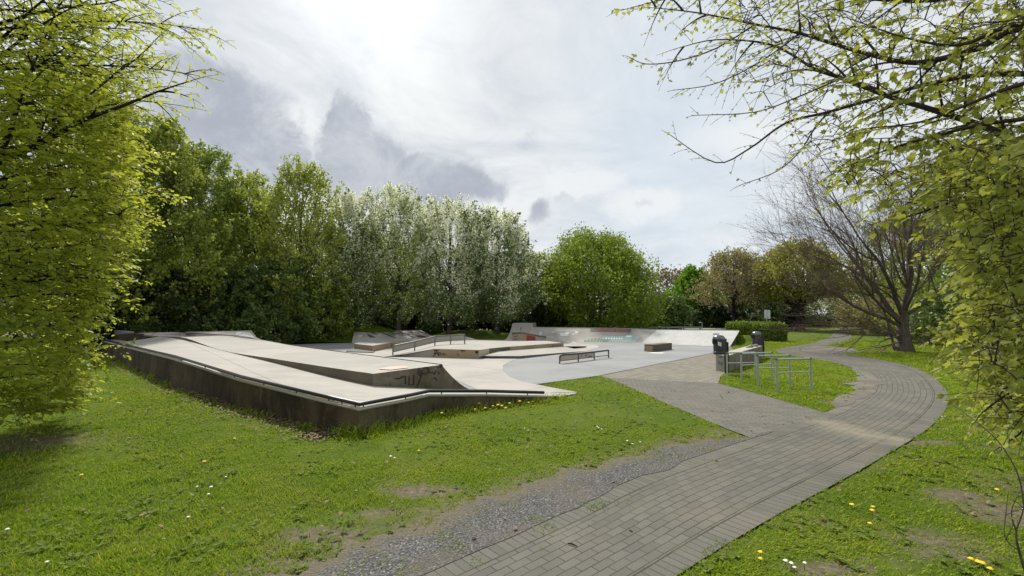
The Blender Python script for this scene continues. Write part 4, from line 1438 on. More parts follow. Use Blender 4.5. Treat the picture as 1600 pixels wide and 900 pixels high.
# ------------------------------------------------------------------ sign post, small posts and distant furniture
sp = G(1199, 532.3)
sg = thing('sign_post', 'grey post with two white signs standing before the clipped hedge', 'sign', sp)
MB().tube([sp - Vector((0, 0, .05)), Vector((sp.x, sp.y, ZH(sp, 484)))], .03, 8).build('pole', M['galv'], sg)
zs0, zs1 = ZH(sp, 497.5), ZH(sp, 484)
MB().box((sp.x - .08, sp.y - .045, (zs0 + zs1) / 2), (.17, .02, zs1 - zs0), R(10)).build('sign_panel', M['sign'], sg)
MB().box((sp.x + .13, sp.y - .02, (zs0 + zs1) / 2 - .02), (.17, .02, zs1 - zs0), R(-25)).build('sign_panel', M['sign'], sg)
fp = PD(1308, 509, 58)
MB().box((fp.x, fp.y, .65), (.55, .4, 1.3)).build('wooden_post', M['wood'])
tag(bpy.data.objects['wooden_post'], 'short dark wooden post beside the far end of the path', 'post')
hk = G(1097, 514.5)
t = thing('bent_pipe', 'thin grey bent pipe post behind the white bank', 'post', (hk.x, 38, 0))
hx = PD(1097, 511, 38).x
MB().tube([(hx, 38, 0), (hx, 38, ZH((0, 38), 504.6)), (hx - .1, 38, ZH((0, 38), 503.6)), (hx - .25, 38, ZH((0, 38), 504))], .035, 6).build('pole', M['galv'], t)
gr = thing('guard_rail', 'low pale guard rail in front of the pavement behind the white bank', 'railing', (PD(1030, 513, 36).x, 36, 0))
xa, xb = PD(988, 513, 36).x, PD(1096, 513, 36).x
MB().tube([(xa, 36, ZH((0, 36), 511.8)), (xb, 36, ZH((0, 36), 511.8))], .07, 6).build('beam', M['far_asphalt'], gr)
for f in (.02, .3, .52, .74, .98):
    MB().tube([(xa + (xb - xa) * f, 36, 0), (xa + (xb - xa) * f, 36, ZH((0, 36), 511.8))], .06, 6).build('post', M['far_asphalt'], gr)

# ------------------------------------------------------------------ foliage engine
TPL = {
    'quad': (np.array([(0, 0, 0), (.5, .36, .03), (1, 0, 0), (.5, -.36, .03)], float), np.array([(0, 1, 2, 3)])),
    'oval': (np.array([(0, 0, 0), (.28, .27, .07), (.68, .25, .05), (1, 0, -.06), (.68, -.25, .05), (.28, -.27, .07)], float), np.array([(0, 3, 2, 1), (0, 5, 4, 3)])),
    'broad': (np.array([(0, 0, 0), (.02, .18, -.05), (.22, .42, -.16), (.42, .30, -.06), (.66, .36, -.16), (.70, .16, -.08), (1.02, 0, -.30),
                        (.70, -.16, -.08), (.66, -.36, -.16), (.42, -.30, -.06), (.22, -.42, -.16), (.02, -.18, -.05)], float),
              np.array([(0, 6, 5, 3), (5, 4, 3, 3), (0, 3, 2, 1), (0, 9, 7, 6), (7, 9, 8, 8), (0, 11, 10, 9)])),
}


def unit(v):
    return v / np.maximum(np.linalg.norm(v, axis=-1, keepdims=True), 1e-9)


def leaves_mesh(name, B, A, N, S, tpl, m, parent):
    """B base points, A blade directions, N rough normals, S sizes"""
    A = unit(A)
    C = unit(np.cross(N, A))
    N = np.cross(A, C)
    tv, tf = TPL[tpl]
    V = B[:, None] + S[:, None, None] * (tv[None, :, 0:1] * A[:, None] + tv[None, :, 1:2] * C[:, None] + tv[None, :, 2:3] * N[:, None])
    k = len(tv)
    n = len(B)
    if tpl == 'broad':
        quads = np.array([(0, 6, 5, 3), (0, 3, 2, 1), (0, 9, 7, 6), (0, 11, 10, 9)])
        tris = np.array([(5, 4, 3), (7, 9, 8)])
        quads = np.concatenate([quads[:, [0, 1, 2]], quads[:, [0, 2, 3]]])
        tf = np.concatenate([quads, tris])
    Fc = (tf[None] + (np.arange(n) * k)[:, None, None]).reshape(-1, tf.shape[1])
    return np_mesh(name, V.reshape(-1, 3), Fc, m, parent)


def tubes_np(name, segs, m, parent, sides=4):
    """segs: list of (points (k,3), radii (k,)) -> one mesh of tapered limbs"""
    Vs, Fs, off = [], [], 0
    an = 2 * np.pi * np.arange(sides) / sides
    for P, r_ in segs:
        P = np.asarray(P, float)
        k = len(P)
        T_ = unit(np.gradient(P, axis=0))
        ref = np.array([0., 0, 1]) if abs(T_[0, 2]) < .8 else np.array([1., 0, 0])
        A = unit(np.cross(T_, ref))
        Bn = np.cross(T_, A)
        ring = P[:, None] + np.asarray(r_)[:, None, None] * (np.cos(an)[None, :, None] * A[:, None] + np.sin(an)[None, :, None] * Bn[:, None])
        Vs.append(ring.reshape(-1, 3))
        i, j = np.meshgrid(np.arange(k - 1), np.arange(sides), indexing='ij')
        a_ = (i * sides + j).ravel() + off
        b_ = (i * sides + (j + 1) % sides).ravel() + off
        Fs.append(np.stack([a_, b_, b_ + sides, a_ + sides], 1))
        off += k * sides
    return np_mesh(name, np.concatenate(Vs), np.concatenate(Fs), m, parent, True)


def bez(p0, p1, p2, n):
    t = np.linspace(0, 1, n)[:, None]
    return (1 - t) ** 2 * p0 + 2 * t * (1 - t) * p1 + t ** 2 * p2


def tree(name, label, cat, x, y, H, rad, z0=.6, ns=420, nl=34, ls=.13, leaf='l_mid', p=.8, q=.55, upright=.5, tr=.16, barkm='bark', group=None, blossom=0.0, seed=1,
         lean=0.0, tpl='quad', limbs=26, crown='crown', spread=.165, stems=1, hollow=.35, zb=0.0, twig=True, squash=1.0, tm='trunk'):
    g = np.random.default_rng(seed)
    nl, ls = int(nl * 1.3), ls * 1.12
    root = thing(name, label, cat, (x, y, zb), 0, group)
    base = np.array([x, y, zb])
    h = g.random(ns) ** .92
    h = .02 + .97 * h
    env = np.sin(np.pi * np.clip(h ** p, 0, 1)) ** q
    env = np.where(h < .5, np.maximum(env, .55 if q < .5 else 0.0), env)
    ph = g.random(ns) * 2 * np.pi
    lob = 1 + .20 * np.sin(2 * ph + g.random() * 6 + h * 3) + .14 * np.sin(5 * ph + g.random() * 6 + h * 7) + .12 * g.normal(size=ns)
    rr_ = rad * env * lob * np.sqrt(hollow + (1 - hollow) * g.random(ns))
    z = z0 + (H - z0) * h * (1 + .05 * np.sin(3 * ph + 2))
    C = base + np.stack([rr_ * np.cos(ph) + lean * h * H, rr_ * np.sin(ph) * squash, z], 1)
    out = np.stack([np.cos(ph), np.sin(ph), np.zeros(ns)], 1)
    dirn = unit(out * (1 - upright) + np.array([0, 0, 1.0]) * upright * (0.5 + h[:, None]) + g.normal(size=(ns, 3)) * .22)
    ln = rad * g.uniform(.22, .46, ns)
    S0 = C - dirn * ln[:, None] * .6
    t = g.random((ns, nl)) ** .8
    P = S0[:, None] + dirn[:, None] * (ln[:, None] * t)[..., None] + g.normal(size=(ns, nl, 3)) * (spread * rad / 3.0) * (1 - .55 * t)[..., None]
    P = P.reshape(-1, 3)
    A = unit(np.repeat(dirn, nl, 0) * .6 + g.normal(size=(ns * nl, 3)))
    N = unit(np.array([0, 0, 1.0]) * .6 + g.normal(size=(ns * nl, 3)))
    S = ls * g.uniform(.6, 1.35, ns * nl)
    ok = P[:, 2] > .05
    P, A, N, S = P[ok], A[ok], N[ok], S[ok]
    if blossom:
        # flowers sit on the outer ends of the sprays, more of them on some limbs
        pb = np.repeat(np.clip(blossom * 3.9 * (fbm(ph * 2.4 + seed, h * 8, seed) - .16) * (.30 + .85 * h), 0, .95), nl)[ok]
        isb = g.random(len(P)) < pb
        leaves_mesh('blossom', P[isb], A[isb], N[isb], S[isb] * .72, tpl, M['blossom'], root)
        P, A, N, S = P[~isb], A[~isb], N[~isb], S[~isb]
    leaves_mesh(crown, P, A, N, S, tpl, M[leaf], root)
    segs = []
    tops = []
    for s_ in range(stems):
        a_ = g.random() * 6.28
        sp_ = rad * (.0 if stems == 1 else .35)
        top = base + np.array([math.cos(a_) * sp_ + lean * H * .8, math.sin(a_) * sp_, H * (.86 if stems == 1 else .7)])
        mid = base + np.array([math.cos(a_) * sp_ * .3 + g.normal() * .08, math.sin(a_) * sp_ * .3, H * .4])
        pts = bez(base + np.array([g.normal() * .05 * (stems - 1), g.normal() * .05 * (stems - 1), -.1]), mid, top, 12)
        pts[1:-1] += g.normal(size=(10, 3)) * tr * .25
        segs.append((pts, tr * (1 if stems == 1 else .6) * np.linspace(1, .08, 12) ** .8 + .008))
        segs[-1][1][0] *= 1.35
        tops.append(pts)
    for i in g.choice(ns, min(limbs, ns), replace=False):
        pts = tops[g.integers(len(tops))]
        zt = max(z0 * .7, (C[i, 2] - zb) * g.uniform(.35, .7))
        kk = int(np.clip(np.searchsorted(pts[:, 2], zt + zb), 1, 10))
        st_ = pts[kk]
        mid = st_ * .45 + C[i] * .55 + np.array([0, 0, -.06 * rad])
        segs.append((bez(st_, mid, C[i] + dirn[i] * ln[i] * .4, 7), np.linspace(max(tr * .32 * (1 - kk / 14), .02), .008, 7)))
    tubes_np(tm, segs, M[barkm], root, 6)
    if twig:
        k_ = min(ns, 240)
        tubes_np('twigs', [(np.stack([S0[i] - dirn[i] * ln[i] * .3, S0[i] + dirn[i] * ln[i] * .5, S0[i] + dirn[i] * ln[i] * 1.05]), np.array([.016, .010, .005])) for i in range(k_)], M[barkm], root, 3)
    return root


def at(px, Y):
    return PD(px, 500, Y).x


def hgt(py, Y):
    return ZH((0, Y), py)


# ------------------------------------------------------------------ wood behind the skatepark, from the left
wg = 'wood along the left of the skatepark'
tree('broadleaf_tree', 'tall olive green tree at the left end of the wood, behind the hornbeam', 'tree', at(105, 20), 20, hgt(118, 20), 3.1, .4, 620, 40, .14, 'l_mid', .8, .5, .5, .2, group=wg, seed=11)
tree('broadleaf_tree', 'olive green tree rising right of the near hornbeam', 'tree', at(225, 21.5), 21.5, hgt(196, 21.5), 2.7, .4, 600, 40, .13, 'l_olive', .8, .5, .55, .18, group=wg, seed=12)
tree('broadleaf_tree', 'bushy mid green tree with a sloping top, second right of the hornbeam', 'tree', at(305, 24.5), 24.5, hgt(236, 24.5), 2.7, .4, 600, 40, .13, 'l_mid', .8, .5, .5, .18, group=wg, seed=13)
tree('broadleaf_tree', 'lower green tree filling the dip left of the airy tree', 'tree', at(382, 28), 28, hgt(280, 28), 2.7, .4, 560, 38, .14, 'l_light', .75, .5, .5, .18, group=wg, seed=14)
tree('broadleaf_tree', 'airy light green tree with flat top and visible branches, left of the blossoming trees', 'tree', at(468, 27.5), 27.5, hgt(262, 27.5), 2.9, 1.2, 480, 32, .13, 'l_light', .62, .5, .55, .16, group=wg, seed=15, limbs=60, hollow=.2)
bg_ = 'white blossoming trees behind the skatepark'
tree('blossoming_tree', 'dark green tree with few white flowers, leftmost of the blossoming trees', 'tree', at(555, 30), 30, hgt(308, 30), 2.9, 1.0, 540, 36, .14, 'l_dark', .75, .5, .7, .18, group=bg_, blossom=.52, seed=16, spread=.12)
tree('blossoming_tree', 'tallest of the blossoming trees, upright green shoots at the top', 'tree', at(622, 31), 31, hgt(300, 31), 3.1, 1.5, 560, 36, .14, 'l_mid', .75, .48, .75, .2, group=bg_, blossom=.64, seed=17, spread=.12)
tree('blossoming_tree', 'thickly flowering tree in the middle of the blossoming row', 'tree', at(702, 32), 32, hgt(320, 32), 3.4, 1.1, 760, 36, .14, 'l_dark', .75, .42, .72, .2, group=bg_, blossom=.66, seed=18, spread=.12)
tree('blossoming_tree', 'thickly flowering tree at the right end of the blossoming row', 'tree', at(777, 33), 33, hgt(334, 33), 3.0, 1.1, 700, 36, .14, 'l_dark', .75, .42, .72, .2, group=bg_, blossom=.66, seed=19, spread=.12)
tree('blossoming_tree', 'low pale flowering tree half hidden behind the round green tree', 'tree', at(838, 38), 38, hgt(396, 38), 2.2, .8, 380, 34, .15, 'l_mid', .75, .48, .6, .16, group=bg_, blossom=.40, seed=20, spread=.12)
tree('round_tree', 'round bright green tree with low spreading crown behind the quarter pipe', 'tree', at(928, 37), 37, hgt(376, 37), 5.3, .1, 1800, 30, .14, 'l_round', .72, .42, .72, .22, 'bark', seed=21, stems=6, limbs=90, hollow=.25, spread=.17)
# second row that closes the wood
for i, (px, Y, top, rd, lf, lab) in enumerate([
        (30, 30, 300, 4.0, 'l_deep', 'dark tree deep in the wood behind the near hornbeam'), (170, 31, 320, 3.6, 'l_deep', 'dark tree deep in the wood behind the left ramp end'), (275, 33, 330, 3.6, 'l_deep', 'dark tree deep in the wood behind the sloping topped tree'),
        (380, 36, 345, 3.6, 'l_dark', 'dark tree deep in the wood left of the airy tree'), (500, 37, 360, 3.6, 'l_dark', 'dark tree deep in the wood right of the airy tree'), (600, 39, 370, 3.6, 'l_deep', 'dark tree deep in the wood behind the tallest blossoming tree'),
        (700, 41, 385, 3.6, 'l_deep', 'dark tree deep in the wood behind the middle blossoming tree'), (790, 43, 400, 3.4, 'l_deep', 'dark tree deep in the wood behind the last blossoming tree')]):
    tree('broadleaf_tree', lab, 'tree', at(px, Y), Y, hgt(top, Y), rd, .2, 300, 30, .24, lf, .7, .40, .4, .2, 'barkdark', group='dark trees deep in the wood', seed=40 + i, twig=False, limbs=10)
for i, (px, Y, top, rd, lf, lab) in enumerate([
        (545, 41, 470, 2.6, 'l_deep', 'dark bush seen between trunks behind the graffitied bank'), (630, 42, 468, 2.6, 'l_deep', 'dark bush seen between trunks left of the handrail'), (715, 43, 470, 2.6, 'l_deep', 'dark bush seen between trunks behind the handrail'), (800, 44, 470, 2.6, 'l_deep', 'dark bush seen between trunks left of the high quarter'), (460, 39, 465, 2.6, 'l_deep', 'dark bush deep under the airy tree')]):
    tree('bush', lab, 'bush', at(px, Y), Y, hgt(top, Y), rd, .05, 260, 30, .2, lf, .7, .34, .4, .05, 'barkdark', group='dark bushes deep in the wood', seed=160 + i, twig=False, limbs=8, crown='foliage', stems=2, tm='stems')
# undergrowth
ug = 'bushes under the wood'
for i, (px, Y, top, rd, lf, lab) in enumerate([
        (185, 21, 455, 1.5, 'l_deep', 'dark bush behind the far end of the railed ramp'), (262, 22, 430, 1.9, 'l_deep', 'tall dark bush behind the railed ramp'), (340, 24, 420, 2.0, 'l_dark', 'tall dark bush behind the raised far quarter'), (430, 25.5, 410, 2.1, 'l_dark', 'large green bush left of the grass mound'),
        (505, 28.5, 430, 2.0, 'l_mid', 'green bush behind the grass mound'), (575, 32.5, 462, 1.6, 'l_dark', 'green bush behind the graffitied bank'), (672, 34, 500, .8, 'l_dark', 'small round bush beside the right end of the graffitied bank'), (848, 36, 455, 1.7, 'l_deep', 'dark bush between the blossoming row and the round tree'),
        (296, 22.3, 497, .8, 'l_dark', 'low green bush just above the railed ramp'), (225, 20.6, 505, .6, 'l_dark', 'small low bush above the end wall of the railed ramp')]):
    tree('bush', lab, 'bush', at(px, Y), Y, hgt(top, Y), rd, .1, 260, 34, .13, lf, .7, .38, .4, .05, 'barkdark', group=ug, seed=60 + i, twig=False, limbs=14, crown='foliage', stems=3, tm='stems')

# ------------------------------------------------------------------ trees across the back and right
tree('lime_tree', 'fresh lime green tree behind the dark bush, right of the round tree', 'tree', at(1085, 60), 60, hgt(421, 60), 3.1, .4, 420, 30, .24, 'l_lime', .75, .5, .5, .2, seed=81)
tree('lime_tree', 'small yellow green tree close to the right of the round tree', 'tree', at(1052, 66), 66, hgt(456, 66), 2.6, .3, 300, 28, .24, 'l_lime', .75, .45, .4, .15, seed=82)
tree('bush', 'large dark green bush right of the round tree', 'bush', at(1040, 47), 47, hgt(464, 47), 2.4, .1, 360, 34, .18, 'l_dark', .7, .38, .4, .06, 'barkdark', seed=83, twig=False, crown='foliage', stems=3, tm='stems')
tree('bush', 'small dark bush at the foot of the round tree', 'bush', at(1003, 42), 42, hgt(496, 42), .8, .05, 120, 30, .13, 'l_deep', .7, .38, .4, .04, 'barkdark', seed=84, twig=False, crown='foliage', stems=2, tm='stems')
tree('brown_leaved_tree', 'spreading tree with brownish young leaves and bare top twigs', 'tree', at(1148, 52), 52, hgt(396, 52), 4.3, 2.7, 420, 20, .20, 'l_brown', .62, .5, .7, .24, 'barkdark', seed=85, limbs=80, spread=.2)
tree('brown_leaved_tree', 'dull brown green tree behind the spreading brown tree', 'tree', at(1188, 64), 64, hgt(412, 64), 4.4, .4, 420, 26, .26, 'l_olive', .7, .42, .5, .22, 'barkdark', seed=86)
tree('golden_tree', 'golden leaved tree with a thick dark trunk on the lawn beyond the hedge', 'tree', at(1250, 46), 46, hgt(382, 46), 4.3, 3.1, 620, 26, .20, 'l_gold', .66, .50, .5, .40, 'barkdark', seed=87, limbs=60)
tree('blossoming_shrub', 'white flowering shrub behind the trunk of the golden tree', 'shrub', at(1285, 62), 62, hgt(455, 62), 4.2, .5, 300, 30, .2, 'l_dark', .7, .4, .5, .1, 'barkdark', blossom=.55, seed=88, twig=False, stems=3)
tree('blossoming_shrub', 'small white flowering shrub above the signs', 'shrub', at(1204, 50), 50, hgt(452, 50), 1.9, .9, 240, 26, .15, 'l_dark', .7, .45, .5, .07, 'barkdark', blossom=.6, seed=89, twig=False)
db = 'dark bushes at the back of the lawn'
for i, (px, Y, top, rd, lf, lab) in enumerate([
        (1110, 56, 478, 2.2, 'l_deep', 'dark bush left of the brown tree trunk'), (1172, 57, 470, 3.0, 'l_deep', 'broad dark bush right of the brown tree trunk'), (1222, 52, 470, 2.2, 'l_deep', 'dark bush close behind the two signs'),
        (1264, 60, 496, 1.5, 'l_dark', 'low green bush right of the golden tree trunk'), (1285, 61, 497, 1.0, 'l_dark', 'low clipped looking bush left of the far path'), (1238, 66, 492, 1.5, 'l_lime', 'yellow green low bush behind the golden tree trunk'),
        (1140, 60, 497, 2.0, 'l_brown', 'low brownish bush behind the pavement')]):
    tree('bush', lab, 'bush', at(px, Y), Y, hgt(top, Y), rd, .05, 200, 30, .2, lf, .7, .38, .4, .05, 'barkdark', group=db, seed=100 + i, twig=False, limbs=10, crown='foliage', stems=2, tm='stems')
rg = 'thicket behind the bare tree'
for i, (px, Y, top, rd, lf, lab, ns) in enumerate([
        (1350, 52, 400, 3.6, 'l_brown', 'brownish hazy tree left of the bare tree trunk', 170), (1400, 44, 345, 3.6, 'l_olive', 'olive tree directly behind the bare tree', 260), (1470, 38, 330, 3.4, 'l_olive', 'olive tree right behind the bare tree', 300),
        (1540, 33, 310, 3.4, 'l_mid', 'green tree at the right behind the maple leaves', 380), (1620, 30, 260, 3.8, 'l_mid', 'green tree at the right frame edge behind the maple leaves', 420)]):
    tree('thicket_tree', lab, 'tree', at(px, Y), Y, hgt(top, Y), rd, .3, ns, 26, .18, lf, .7, .42, .5, .16, 'bark', group=rg, seed=120 + i, limbs=50)
for i, (px, Y, top, rd, lf, lab) in enumerate([
        (1450, 27, 470, 1.9, 'l_olive', 'olive bush right of the bare tree trunk'), (1520, 24, 440, 2.2, 'l_dark', 'dark bush behind the lower maple leaves'), (1600, 20, 420, 2.2, 'l_dark', 'dark bush at the right frame edge'), (1380, 36, 470, 2.4, 'l_brown', 'brownish bush left behind the bare tree')]):
    tree('bush', lab, 'bush', at(px, Y), Y, hgt(top, Y), rd, .1, 260, 30, .13, lf, .7, .38, .4, .05, 'bark', group='bushes under the thicket', seed=140 + i, twig=False, limbs=24, crown='foliage', stems=4, tm='stems')

# far wood on the horizon: one mass
n = 5200
xs = RNG.uniform(-110, 190, n)
ys = 112 + RNG.normal(size=n) * 5
hh = 10.2 + 3.2 * (fbm(xs * .07, ys * 0 + 2, 8) - .5) * 2 + 1.2 * (fbm(xs * .35, ys * 0, 9) - .5) * 2
zz = hh * RNG.random(n) ** .6
per = 14
P = np.repeat(np.stack([xs, ys, zz], 1), per, 0) + RNG.normal(size=(n * per, 3)) * np.array([.8, .8, .6])
A = unit(RNG.normal(size=(n * per, 3)) + np.array([0, 0, .8]))
far = leaves_mesh('far_wood', P, A, unit(RNG.normal(size=(n * per, 3))), RNG.uniform(.35, .75, n * per), 'quad', M['l_grass2'], None)
tag(far, 'brownish wood along the horizon beyond the park', 'wood', kind='stuff')

# ------------------------------------------------------------------ clipped hedge
hA, hB = G(1205, 533.5), Vector((14.6, 31.5, 0))
hd = thing('clipped_hedge', 'low clipped green hedge block between the white bank and the lawn', 'hedge', (hA.x, hA.y, 0))
ax = unit(np.array([hB.x - hA.x, hB.y - hA.y, 0.]))
nx_ = np.array([ax[1], -ax[0], 0.])
if nx_[1] < 0:
    nx_ = -nx_
Lh = np.hypot(hB.x - hA.x, hB.y - hA.y)
n = 11000
u_, v_, t_ = RNG.random(n) * Lh, RNG.random(n) * 1.3, RNG.random(n)
hz = 1.02
z_ = hz * RNG.random(n)
face = RNG.integers(0, 5, n)
u_ = np.where(face == 0, .06 * RNG.normal(size=n), u_)
v_ = np.where(face == 1, .06 * RNG.normal(size=n), np.where(face == 3, .06 * RNG.normal(size=n), v_))
z_ = np.where((face == 2) | (face == 4), hz + .05 * RNG.normal(size=n), z_)
P = np.array([hA.x, hA.y, 0.]) + ax * u_[:, None] + nx_ * v_[:, None] + np.stack([np.zeros(n), np.zeros(n), z_ + .08 * (fbm(u_ * 1.5, v_ * 1.5, 4) - .5)], 1)
leaves_mesh('foliage', P, RNG.normal(size=(n, 3)) + np.array([0, 0, .5]), RNG.normal(size=(n, 3)), RNG.uniform(.08, .16, n), 'quad', M['hedge'], hd)
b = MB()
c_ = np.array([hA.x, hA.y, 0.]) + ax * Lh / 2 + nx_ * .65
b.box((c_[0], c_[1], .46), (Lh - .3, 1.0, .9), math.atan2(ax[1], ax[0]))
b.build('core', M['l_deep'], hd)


# ------------------------------------------------------------------ near trees: limb > branch > twig > leaf
class Grower:
    def __init__(s, seed):
        s.g = np.random.default_rng(seed)
        s.segs, s.B, s.A, s.N, s.S = [], [], [], [], []

    def leaf(s, p, a, n, size):
        s.B.append(p)
        s.A.append(a)
        s.N.append(n)
        s.S.append(size)

    def twig(s, p, d, ln, r0, step, size, flat=.5, droop=.25, prob=1.0, n=5):
        g = s.g
        bend = np.array([0, 0, -droop]) + g.normal(size=3) * .2
        p1 = p + d * ln * .5
        p2 = p + d * ln + bend * ln * .35
        P = bez(p, p1, p2, n)
        s.segs.append((P, np.linspace(r0, .0016, n)))
        k = max(2, int(ln / step))
        side = unit(np.cross(d, np.array([0, 0, 1.0])) + 1e-6)
        for i in range(k):
            if g.random() > prob:
                continue
            t = (i + .6) / k
            q = (1 - t) ** 2 * p + 2 * t * (1 - t) * p1 + t * t * p2
            sg = 1 if i % 2 else -1
            a = d * .55 + side * sg * (.9 if t < .9 else .1) + g.normal(size=3) * .32 + np.array([0, 0, -droop * .7])
            nr = np.array([0, 0, 1.0]) * flat + g.normal(size=3) * (1 - flat) * .75
            s.leaf(q, a, nr, size * g.uniform(.45, 1.4) * (.75 + .35 * math.sin(math.pi * min(1, t + .15))))

    def branch(s, P, r0, r1, every, ln, step, size, flat=.5, droop=.25, sub=True, prob=1.0, tstart=.12, planar=.75):
        g = s.g
        P = np.asarray(P, float)
        s.segs.append((P, np.linspace(r0, r1, len(P))))
        d = np.linalg.norm(np.diff(P, axis=0), axis=1)
        cum = np.concatenate([[0], np.cumsum(d)])
        L = cum[-1]
        pos = L * tstart
        k = 0
        while pos < L:
            i = min(int(np.searchsorted(cum, pos)) - 1, len(P) - 2)
            i = max(i, 0)
            f = (pos - cum[i]) / max(d[i], 1e-6)
            q = P[i] * (1 - f) + P[i + 1] * f
            t = unit(P[i + 1] - P[i])
            side = unit(np.cross(t, np.array([0, 0, 1.0])) + 1e-6)
            upv = np.cross(side, t)
            sg = 1 if k % 2 else -1
            dd = unit(t * g.uniform(.45, .9) + side * sg * planar * g.uniform(.5, 1.1) + upv * g.normal() * (1.15 - planar) + g.normal(size=3) * .12)
            l2 = ln * g.uniform(.55, 1.15) * (1 - .45 * pos / L)
            if sub and l2 > .45:
                Q = bez(q, q + dd * l2 * .5 + np.array([0, 0, .04]), q + dd * l2 + np.array([0, 0, -.12 * l2]), 6)
                s.branch(Q, max(r1, r0 * .35), .003, every * .8, l2 * .42, step, size, flat, droop, False, prob, .15, planar)
            else:
                s.twig(q, dd, max(.14, l2), .0028, step, size, flat, droop, prob)
            pos += every * g.uniform(.6, 1.3)
            k += 1
        s.twig(P[-1], unit(P[-1] - P[-2]), max(.15, ln * .4), r1, step, size, flat, droop, prob)

    def fill(s, pts, dirs, ln, step, size, flat, droop, reach=1.7, prob=.95, rad=.006):
        """leafy twigs grown from the nearest limb out to the given points"""
        base_l = np.concatenate([P for P, r_ in s.segs])
        limb = np.empty((len(base_l) + len(pts) * 5, 3))
        limb[:len(base_l)] = base_l
        m = len(base_l)
        order = np.argsort([np.linalg.norm(base_l[::4] - p, axis=1).min() for p in pts])
        for k_ in order:
            p, d = pts[k_], dirs[k_]
            dd = np.linalg.norm(limb[:m] - p, axis=1)
            i = int(np.argmin(dd))
            if dd[i] > reach:
                continue
            q = limb[i].copy()
            if dd[i] > .04:
                C_ = bez(q, (q + p) / 2 + np.array([0, 0, .10 * dd[i]]) + s.g.normal(size=3) * .06 * dd[i], p, 6)
                s.segs.append((C_, np.linspace(rad, rad * .55, 6)))
                limb[m:m + 5] = C_[1:]
                m += 5
            s.twig(p, d, ln * s.g.uniform(.6, 1.2), rad * .55, step, size, flat, droop, prob)

    def finish(s, root, trunk_segs, m_leaf, m_bark, tpl, margin=260, crown='crown', limbname='branches', axis=None):
        B, A, N, S = np.array(s.B), np.array(s.A), np.array(s.N), np.array(s.S)
        if axis is not None:
            # the crown ends where the hornbeam's outline ends: shoots beyond it were never grown
            lim = lambda Q: np.hypot(Q[:, 0] - axis[0], Q[:, 1] - axis[1]) < np.interp(Q[:, 2], [0, .5, .9, 1.6, 2.1, 2.6, 3.4, 4.2, 5], [1.6, 1.8, 1.9, 1.98, 2.15, 2.5, 2.62, 2.85, 9]) + .45 * (fbm(Q[:, 2] * 2.4, Q[:, 1] * 1.3, 31) - .5)
            kp_ = lim(B)
            B, A, N, S = B[kp_], A[kp_], N[kp_], S[kp_]
            e_ = lim(np.array([P[-1] for P, r_ in s.segs]))
            s.segs = [q for q, k_ in zip(s.segs, e_) if k_]
        px, py, f = proj_np(B)
        ok = (px > -margin) & (px < 1600 + margin) & (py > -margin) & (py < 900 + margin) & (B[:, 2] > .03)
        leaves_mesh(crown, B[ok], A[ok], N[ok], S[ok], tpl, m_leaf, root)
        tubes_np(limbname, s.segs, m_bark, root, 5)
        if trunk_segs:
            tubes_np('trunk', trunk_segs, m_bark, root, 12)
        return int(ok.sum())


V3 = lambda p: np.array([p[0], p[1], p[2]], float)
# hornbeam at the left edge
hb0 = np.array([-7.6, 6.2, 0.])
hb = thing('hornbeam_tree', 'yellow green hornbeam at the left frame edge, its branches reaching down to the lawn', 'tree', hb0)
gw = Grower(5)
g = gw.g
trunk = np.stack([hb0 + np.array([.12 * math.sin(k * .7), .1 * math.cos(k * .5), k * .85 - .1]) for k in range(13)])
for z in np.concatenate([np.linspace(.55, 2.4, 17), np.linspace(2.5, 6.0, 26), np.linspace(6.1, 9.5, 9)]):
    for rep in range(1):
        az = g.uniform(-100, 75)
        if z < 1.5:
            L = g.uniform(1.3, 1.9)
        elif z < 2.6:
            L = g.uniform(1.6, 2.3)
        elif z < 6:
            L = g.uniform(2.2, 2.9)
        else:
            L = g.uniform(1.6, 3.0)
        el = R(g.uniform(2, 18) if z < 2.5 else g.uniform(18, 38))
        d = np.array([math.cos(R(az)) * math.cos(el), math.sin(R(az)) * math.cos(el), math.sin(el)])
        st_ = np.array([hb0[0], hb0[1], z - .15])
        en = st_ + d * L + np.array([0, 0, -.12 * L if z > 2 else -.20 * L])
        en[2] = max(en[2], .30)
        P = bez(st_, st_ + d * L * .55 + np.array([0, 0, .1]), en, 8)
        gw.branch(P, .026 if z > 2 else .018, .005, .13, L * .40, .040, .070, .62, .18, True, .95, .18, .85)
# the limbs that stand out against sky and leaves
for pts, r0 in (([(-90, 300, 6.1), (0, 252, 5.9), (60, 226, 5.8), (130, 188, 5.7), (190, 166, 5.7), (250, 142, 5.8), (305, 124, 5.9)], .050),
                ([(-60, 330, 5.6), (0, 240, 5.5), (24, 180, 5.5), (40, 130, 5.6), (62, 80, 5.8), (90, 10, 6.0)], .034),
                ([(60, 226, 5.8), (90, 196, 5.9), (150, 140, 6.2), (215, 90, 6.5), (245, 60, 6.7)], .022),
                ([(-60, 60, 5.5), (20, 30, 5.7), (100, 12, 6.0), (180, 2, 6.2), (245, -25, 6.4)], .022),
                ([(-60, 310, 5.2), (40, 300, 5.3), (100, 284, 5.4), (160, 258, 5.6), (210, 250, 5.8)], .018),
                ([(-50, 420, 5.4), (60, 400, 5.4), (140, 380, 5.6), (240, 368, 5.9)], .016),
                ([(-50, -60, 5.6), (60, -40, 5.9), (150, -30, 6.2), (230, 10, 6.5)], .018)):
    P = np.array(catmull([V3(PD(*p)) for p in pts], 4))
    gw.branch(P, r0, .005, .13, .75, .045, .058, .55, .2, True, .9, .2, .8)
zf = np.concatenate([g.uniform(.35, 4.7, 4000), g.uniform(4.7, 9, 170)])
azf = R(1) * g.uniform(-125, 85, len(zf))
